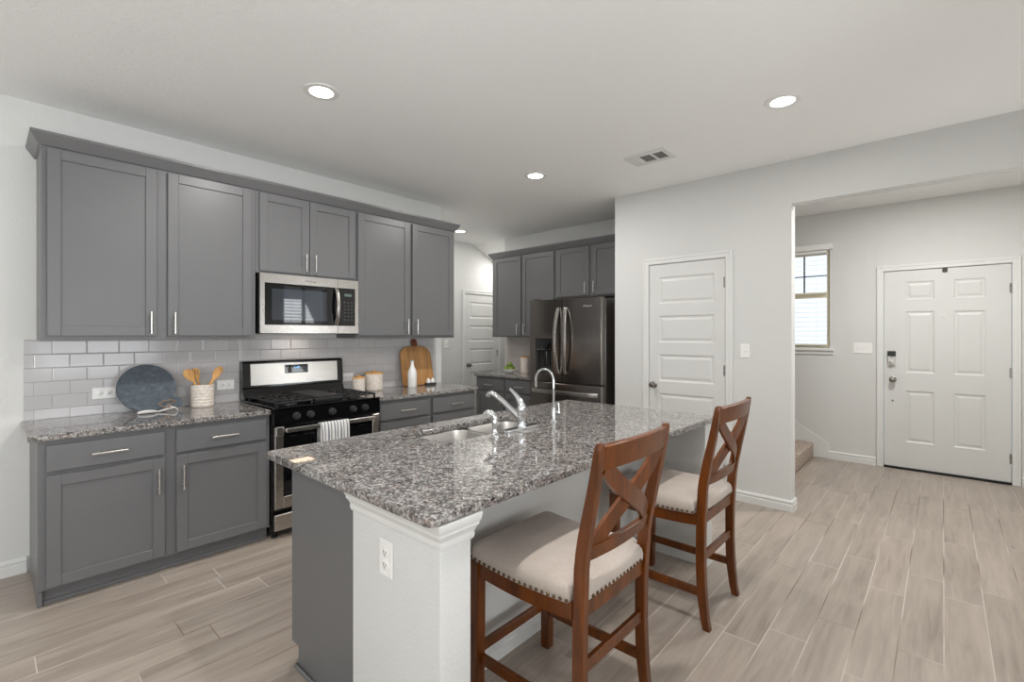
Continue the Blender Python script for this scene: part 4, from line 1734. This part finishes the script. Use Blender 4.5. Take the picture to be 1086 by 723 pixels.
zb = ZC0 + 0.0175
utensil('broad wooden spatula leaning out of the crock toward the slate board', (-3.846, 1.062, zb), (-3.830, 0.925, ZC0 + 0.262), 0.030)
utensil('slotted wooden spoon standing in the middle of the crock', (-3.878, 1.048, zb), (-3.872, 0.985, ZC0 + 0.268), 0.026, 3)
utensil('wooden spoon leaning out of the crock toward the range', (-3.820, 1.003, zb), (-3.820, 1.128, ZC0 + 0.266), 0.025)
utensil('wooden spatula behind the spoon leaning toward the range', (-3.858, 0.992, zb), (-3.862, 1.150, ZC0 + 0.270), 0.024)


def canister(label, x, y, r, h, lid_mat, group):
    t = thing('canister', label, 'canister', (x, y, ZC0), group)
    n = max(5, int(h / 0.026))
    pr2 = [(r * 0.94, 0.0)]
    for k in range(n):
        z0 = h * k / n
        s = h / n
        pr2 += [(r * 0.985, z0 + s * 0.12), (r, z0 + s * 0.5), (r * 0.985, z0 + s * 0.88)]
    pr2 += [(r * 0.97, h)]
    MB().lathe(pr2, (x, y, ZC0), 36).build('jar', M['crock'], t, angle=40)
    m = MB().lathe([(r * 0.98, h + 0.0002), (r * 1.0, h + 0.003), (r * 1.0, h + 0.011), (r * 0.96, h + 0.014)], (x, y, ZC0), 36)
    m.lathe([(0.010, h + 0.0138), (0.009, h + 0.018), (0.016, h + 0.022), (0.016, h + 0.027), (0.010, h + 0.030)], (x, y, ZC0), 20)
    m.build('lid', lid_mat, t, angle=40)
    return t


canister('small ribbed cream canister with wooden lid nearest the range', -3.800, 2.205, 0.054, 0.118, M['bamboo'], 'cream canisters with wooden lids')
canister('wider ribbed cream canister with wooden lid beside the smaller one', -3.838, 2.378, 0.082, 0.148, M['bamboo'], 'cream canisters with wooden lids')
canister('tall ribbed canister beside the apples near the refrigerator', -4.050, 4.740, 0.062, 0.205, M['acacia'], 'cream canisters with wooden lids')

# arched wooden board leaning behind the bottle
ab = thing('cutting_board', 'arched wooden cutting board with round handle leaning on the tile', 'board', (-3.9, 2.895, ZC0))
a2 = math.radians(11.5)
c0 = Vector((-3.862, 2.895, ZC0 + 0.001))
vx = Vector((-math.sin(a2), 0, math.cos(a2)))
wx = Vector((math.cos(a2), 0, math.sin(a2)))
TA = Matrix(((0, vx.x, wx.x, c0.x), (1, 0, 0, c0.y), (0, vx.z, wx.z, c0.z), (0, 0, 0, 1)))
m = MB(TA)
hw, hh, rc = 0.186, 0.392, 0.11
o2 = [(-hw + 0.012, 0.0), (hw - 0.012, 0.0), (hw, 0.014)]
for k in range(11):
    a = PI / 2 * k / 10
    o2.append((hw - rc + rc * math.cos(a), hh - rc + rc * math.sin(a)))
for k in range(11):
    a = PI / 2 + PI / 2 * k / 10
    o2.append((-hw + rc + rc * math.cos(a), hh - rc + rc * math.sin(a)))
o2.append((-hw, 0.014))
m.prism(o2, 0.0, 0.018, 'XY', 0.004)
m.build('slab', M['acacia'], ab, angle=40)
m = MB(TA)
gr_o = rrect(-0.034, 0.034, hh - 0.012, hh + 0.076, [0.004, 0.004, 0.030, 0.030], 8)
m.prism(gr_o, 0.001, 0.017, 'XY', 0.004)
gp = m.build('grip', wood_mat('dark_acacia', (112, 62, 36), (140, 86, 52), 0.45, (4, 22, 2.5)), ab, angle=40)
m = MB(TA @ Matrix.Translation((0, hh + 0.045, 0.0172)))
m.lathe([(0.012, 0.0), (0.011, 0.0006)], seg=20)
m.build('hanging_hole', M['stem'], gp)

# bottle and shakers
m = MB().lathe([(0.040, 0.0), (0.043, 0.004), (0.043, 0.135), (0.040, 0.152), (0.030, 0.178), (0.020, 0.200), (0.016, 0.222), (0.0165, 0.244), (0.018, 0.246), (0.018, 0.252)],
               (-3.775, 2.755, ZC0), 32)
t = thing('oil_bottle', 'white ceramic bottle standing before the arched wooden board', 'bottle', (-3.775, 2.755, ZC0))
m.build('body', M['white'], t, angle=40)
MB().lathe([(0.0125, 0.2522), (0.0135, 0.258), (0.012, 0.264)], (-3.775, 2.755, ZC0), 18).build('stopper', M['knob'], t)
tr = rrect(-3.852, -3.795, 2.955, 3.068, 0.012, 5)
m = MB().prism(tr, ZC0, ZC0 + 0.020, 'XY', 0.003)
tag(m.build('shaker_tray', M['sensor'], angle=40), 'small dark tray under the two white shakers', 'tray')
for yy, lb in ((2.985, 'small white pointed shaker on dark tray, closer to the bottle'), (3.038, 'small white pointed shaker on dark tray, closer to the counter end')):
    m = MB().lathe([(0.020, 0.0), (0.0235, 0.006), (0.024, 0.016), (0.018, 0.030), (0.009, 0.043), (0.004, 0.049), (0.001, 0.051)], (-3.823, yy, ZC0 + 0.0205), 20)
    tag(m.build('salt_shaker', M['white'], angle=50), lb, 'shaker', 'salt and pepper shakers')

# fruit bowl with green apples
bx, by = -4.225, 4.640
m = MB().lathe([(0.040, 0.0), (0.042, 0.004), (0.060, 0.010), (0.082, 0.026), (0.095, 0.050), (0.0965, 0.055), (0.092, 0.055), (0.078, 0.032), (0.055, 0.015), (0.030, 0.010)], (bx, by, ZC0), 36)
tag(m.build('fruit_bowl', M['white'], angle=50), 'shallow white bowl of green apples by the hall corner', 'bowl')
AP = [(-0.046, -0.022, 0.055, 'green apple in the bowl on the hall side'), (0.040, -0.034, 0.055, 'green apple in the bowl on the canister side'),
      (0.002, 0.048, 0.055, 'green apple in the bowl hidden at the tile side'), (0.000, -0.004, 0.108, 'green apple topmost in the bowl')]
for ax, ay, az, lb in AP:
    r = 0.036
    pr3 = [(0.002, 0.008)]
    for k in range(1, 14):
        th = PI * k / 14
        rr = r * (1.0 + 0.04 * math.cos(th) * -1) * math.sin(th) ** 0.9
        zz = r + -r * 0.93 * math.cos(th)
        pr3.append((rr, zz))
    pr3.append((0.002, 2 * r - 0.010))
    c1 = (bx + ax, by + ay, ZC0 + az - r + 0.003)
    t = thing('apple', lb, 'apple', (c1[0], c1[1], c1[2]), 'green apples in the bowl')
    MB().lathe(pr3, c1, 24).build('flesh', M['green'], t, angle=60)
    MB().tube([(c1[0], c1[1], c1[2] + 0.060), (c1[0] + 0.003, c1[1], c1[2] + 0.074), (c1[0] + 0.007, c1[1] + 0.002, c1[2] + 0.084)], 0.0018, 6).build('stem', M['stem'], t)


# ------------------------------------------------------------------ bar stools
def post_x(z):
    """rear post centreline, in the stool's own x (front is -X)"""
    P = [(0.0, 0.268), (0.05, 0.257), (0.17, 0.244), (0.30, 0.239), (0.45, 0.240), (0.55, 0.244), (0.67, 0.251), (0.79, 0.274), (0.92, 0.303), (1.056, 0.327)]
    for (z0, x0), (z1, x1) in zip(P, P[1:]):
        if z <= z1:
            s = (z - z0) / (z1 - z0)
            s2 = s
            return x0 + (x1 - x0) * s2
    return P[-1][1]


def make_stool(cx, cy, label):
    t = thing('bar_stool', label, 'stool', (cx, cy, 0), 'bar stools at the island')
    Fm = Matrix.Translation((cx, cy, 0))
    W = M['chair']
    hy = 0.204
    # cushion outline with notches for the rear posts
    fxo, rxo = -0.240, 0.256
    ow, iw = 0.236, 0.184
    nx = 0.214
    o = []
    for k in range(7):
        a = PI + PI / 2 * k / 6
        o.append((fxo + 0.03 + 0.03 * math.cos(a), -ow + 0.03 + 0.03 * math.sin(a)))
    o += [(-0.15, -ow), (-0.08, -ow), (0.0, -ow - 0.001), (0.08, -ow), (0.15, -ow), (nx, -ow), (nx, -iw), (rxo, -iw), (rxo + 0.004, 0), (rxo, iw), (nx, iw), (nx, ow), (0.15, ow), (0.08, ow), (0.0, ow + 0.001), (-0.08, ow), (-0.15, ow)]
    for k in range(7):
        a = PI / 2 + PI / 2 * k / 6
        o.append((fxo + 0.03 + 0.03 * math.cos(a), ow - 0.03 + 0.03 * math.sin(a)))
    def sag(x):
        return -0.012 * max(0.0, 1 - (x / 0.235) ** 2)
    m = MB(Fm)
    rows = []
    for sc, z in ((0.985, 0.538), (1.0, 0.542), (1.005, 0.565), (0.99, 0.583), (0.95, 0.598), (0.85, 0.610), (0.65, 0.618), (0.35, 0.622), (0.1, 0.623)):
        rows.append([(x * sc, y * sc, z + sag(x * sc)) for x, y in o])
    m.strip(rows, closed=True)
    cu = m.build('seat', M['fabric'], t, angle=60)
    # nail heads round the lower edge
    m = MB(Fm)
    pts = []
    n = 18
    for k in range(n + 1):
        pts.append((fxo + 0.012 + (nx - fxo - 0.016) * k / n, -ow - 0.001))
        pts.append((fxo + 0.012 + (nx - fxo - 0.016) * k / n, ow + 0.001))
    for k in range(1, 18):
        pts.append((fxo - 0.001, -ow + 0.02 + (2 * ow - 0.04) * k / 18))
    for k in range(1, 15):
        pts.append((rxo + 0.003, -iw + 2 * iw * k / 15))
    for x, y in pts:
        m.ball((x, y, 0.5485 + sag(x)), 0.0070, 1)
    m.build('nail_trim', M['brass'], cu, angle=80)
    # front legs
    for s in (-1, 1):
        m = MB(Fm)
        m.prism([(-0.238, 0.0), (-0.198, 0.0), (-0.193, 0.30), (-0.191, 0.537), (-0.238, 0.537)], s * 0.214 - 0.021, s * 0.214 + 0.021, 'XZ', 0.003)
        m.build('leg', W, t)
    # rear legs run up to become the back posts, splaying a little towards the top
    def post_y(z):
        return 0.206 + 0.021 * max(0.0, (z - 0.50) / 0.55)
    zs = [0, 0.004] + [0.05 * k for k in range(1, 21)] + [1.030, 1.046, 1.054]
    for s in (-1, 1):
        m = MB(Fm)
        rows = []
        for z in zs:
            hw = 0.0205 - 0.009 * max(0.0, (z - 0.75) / 0.30) - 0.004 * max(0.0, (0.15 - z) / 0.15)
            tk = 0.0165
            if z > 1.04:
                hw *= 0.92 if z < 1.05 else 0.65
                tk *= 0.95 if z < 1.05 else 0.7
            x, y, b = post_x(z), s * post_y(z), 0.003
            rows.append([(x - hw + b, y - tk, z), (x + hw - b, y - tk, z), (x + hw, y - tk + b, z), (x + hw, y + tk - b, z),
                         (x + hw - b, y + tk, z), (x - hw + b, y + tk, z), (x - hw, y + tk - b, z), (x - hw, y - tk + b, z)])
        m.strip(rows, closed=True)
        m.build('rear_leg', W, t, angle=40)
    m = MB(Fm)
    for s in (-1, 1):
        rows = []
        for k in range(13):
            x = -0.193 + (0.222 + 0.193) * k / 12
            a_, b_ = 0.486 + 1.2 * sag(x), 0.5375 + sag(x)
            rows.append([(x, s * 0.216 - 0.011, a_), (x, s * 0.216 + 0.011, a_), (x, s * 0.216 + 0.011, b_), (x, s * 0.216 - 0.011, b_)])
        m.strip(rows, closed=True)
    m.box(-0.231, -0.209, -0.190, 0.190, 0.485, 0.5375, 0.002)
    m.box(0.230, 0.252, -0.189, 0.189, 0.485, 0.5375, 0.002)
    m.build('seat_frame', W, t)
    # stretchers
    m = MB(Fm).box(-0.227, -0.206, -0.190, 0.190, 0.178, 0.216, 0.003)
    m.build('footrest', W, t)
    for s in (-1, 1):
        m = MB(Fm).box(-0.195, 0.226, s * 0.208 - 0.010, s * 0.208 + 0.010, 0.148, 0.186, 0.003)
        m.build('stretcher', W, t)
    m = MB(Fm).box(0.229, 0.249, -0.189, 0.189, 0.305, 0.345, 0.003)
    m.build('stretcher', W, t)

    def bow(y):
        return 0.022 * (1 - (y / 0.215) ** 2)
    # top rail and lower back rail

    def rail(z0, z1, arch, yl, th=0.011, nm='rail'):
        m = MB(Fm)
        rows = []
        for k in range(17):
            y = -yl + 2 * yl * k / 16
            za, zb_ = z0 + arch * (1 - (y / yl) ** 2) * 0.6, z1 + arch * (1 - (y / yl) ** 2)
            xa, xb = post_x(za) + bow(y), post_x(zb_) + bow(y)
            rows.append([(xa - th, y, za), (xa + th, y, za), (xb + th, y, zb_ - 0.003), (xb + th - 0.004, y, zb_), (xb - th + 0.004, y, zb_), (xb - th, y, zb_ - 0.003)])
        m.strip(rows, closed=True)
        return m.build(nm, W, t, angle=40)
    rail(0.968, 1.046, 0.004, 0.214, 0.0125, 'top_rail')
    rail(0.672, 0.720, 0.004, 0.200, 0.010, 'back_rail')
    # crossed slats
    for s, dx in ((1, 0.008), (-1, -0.008)):
        m = MB(Fm)
        rows = []
        for k in range(19):
            q = k / 18
            y = s * (-0.186 + 0.362 * q)
            y += -s * 0.018 * math.sin(q * PI * 2)
            z = 0.976 - (0.976 - 0.708) * q
            x = post_x(z) + bow(y) + dx * math.sin(PI * q)
            nyv = Vector((0, 0.28, s * 0.332)).normalized()
            hw_ = 0.030
            rows.append([(x - 0.0065, y - nyv.y * hw_, z - nyv.z * hw_ * 1), (x + 0.0065, y - nyv.y * hw_, z - nyv.z * hw_),
                         (x + 0.0065, y + nyv.y * hw_, z + nyv.z * hw_), (x - 0.0065, y + nyv.y * hw_, z + nyv.z * hw_)])
        m.strip(rows, closed=True)
        m.build('cross_slat', W, t, angle=40)
    return t


s1_ = make_stool(-1.086, 1.462, 'wooden bar stool with beige seat nearest the island outlet post')
dup(s1_, (-1.086, 2.474, 0), 'wooden bar stool with beige seat farther from the outlet post, before the pantry door')


# ------------------------------------------------------------------ ceiling fittings
def downlight(x, y, label, watts=DOWNLIGHT_W, group='recessed ceiling lights'):
    t = thing('ceiling_downlight', label, 'ceiling light', (x, y, ZC), group)
    MB().lathe([(0.096, ZC - 0.0005), (0.094, ZC - 0.004), (0.072, ZC - 0.007), (0.064, ZC - 0.006), (0.064, ZC - 0.001)], (x, y, 0), 40, cap=False).build('trim_ring', M['plate'], t, angle=50)
    MB().lathe([(0.0635, ZC - 0.001), (0.063, ZC - 0.005), (0.050, ZC - 0.0062), (0.02, ZC - 0.0066)], (x, y, 0), 40).build('lens', M['lens'], t, angle=60)
    ld = bpy.data.lights.new('downlight_glow', 'AREA')
    ld.shape = 'DISK'
    ld.size = 0.12
    ld.energy = watts
    ld.color = (1.0, 0.98, 0.955)
    ld.spread = PI
    lo = bpy.data.objects.new('downlight_glow', ld)
    COL.objects.link(lo)
    lo.parent = t
    lo.location = (0, 0, -0.012)
    return t


downlight(-2.591, 1.273, 'round recessed downlight over the aisle before the range')
downlight(-0.696, 3.130, 'round recessed downlight near the pantry wall opening', 7.2)
downlight(-2.593, 3.173, 'round recessed downlight beside the air vent, before the refrigerator')
downlight(-4.718, 4.207, 'round recessed downlight peeking past the crown moulding', HALL_W)
downlight(-4.5, 3.62, 'added recessed downlight in the hall, hidden behind the cabinets', 4.2)  # extra unseen lamp, put in to brighten the hall door
_h = downlight(-4.92, 5.45, 'added downlight on the sloped hall ceiling, hidden behind the cabinets', 5.6)  # added where the cabinets hide it, lifts the hall door
_h.location.z = ZC - (5.45 - 4.945) * 0.4834
_h.rotation_euler.x = -math.atan(0.4834)
downlight(-0.696, 1.270, 'round recessed downlight above the seating side, out of the picture', 23.0)
for _x, _y, _n in ((-2.6, -1.0, 'cabinet wall, kitchen end'), (-0.7, -1.0, 'side wall, kitchen end'), (-2.6, -3.6, 'cabinet wall, rear end'), (-0.7, -3.6, 'side wall, rear end')):
    downlight(_x, _y, 'added unseen living room downlight by the ' + _n, 5.0)  # extra lamps behind the camera, added for more ambient light
downlight(-0.1, 4.95, 'added recessed downlight in the entry, hidden behind the header', FOYER_W)  # assumed lamp, added to light the entry door and wall

v = thing('ceiling_vent', 'white rectangular air vent in the ceiling with two dark grilles', 'vent', (-1.67, 3.43, ZC))
vx0, vx1, vy0, vy1 = -1.838, -1.508, 3.318, 3.548
m = MB()
m.F = Matrix(((1, 0, 0, 0), (0, -1, 0, 0), (0, 0, -1, ZC), (0, 0, 0, 1)))
m.slab_holes(vx0, vx1, -vy1, -vy0, 0.0005, 0.009, [(-1.735, -1.642, -3.505, -3.362), (-1.628, -1.545, -3.505, -3.362)])
m.build('frame', M['trim'], v)
for a, b2 in ((-1.735, -1.642), (-1.628, -1.545)):
    m = MB().box(a, b2, 3.362, 3.505, ZC - 0.0022, ZC - 0.0006)
    gl_ = m.build('grille', M['vent'], v, smooth=False)
m = MB()
for k in range(3):
    xx = -1.815 + k * 0.022
    m.box(xx, xx + 0.014, 3.345, 3.520, ZC - 0.014, ZC - 0.0092, 0.002)
m.build('louvre', M['trim'], v)
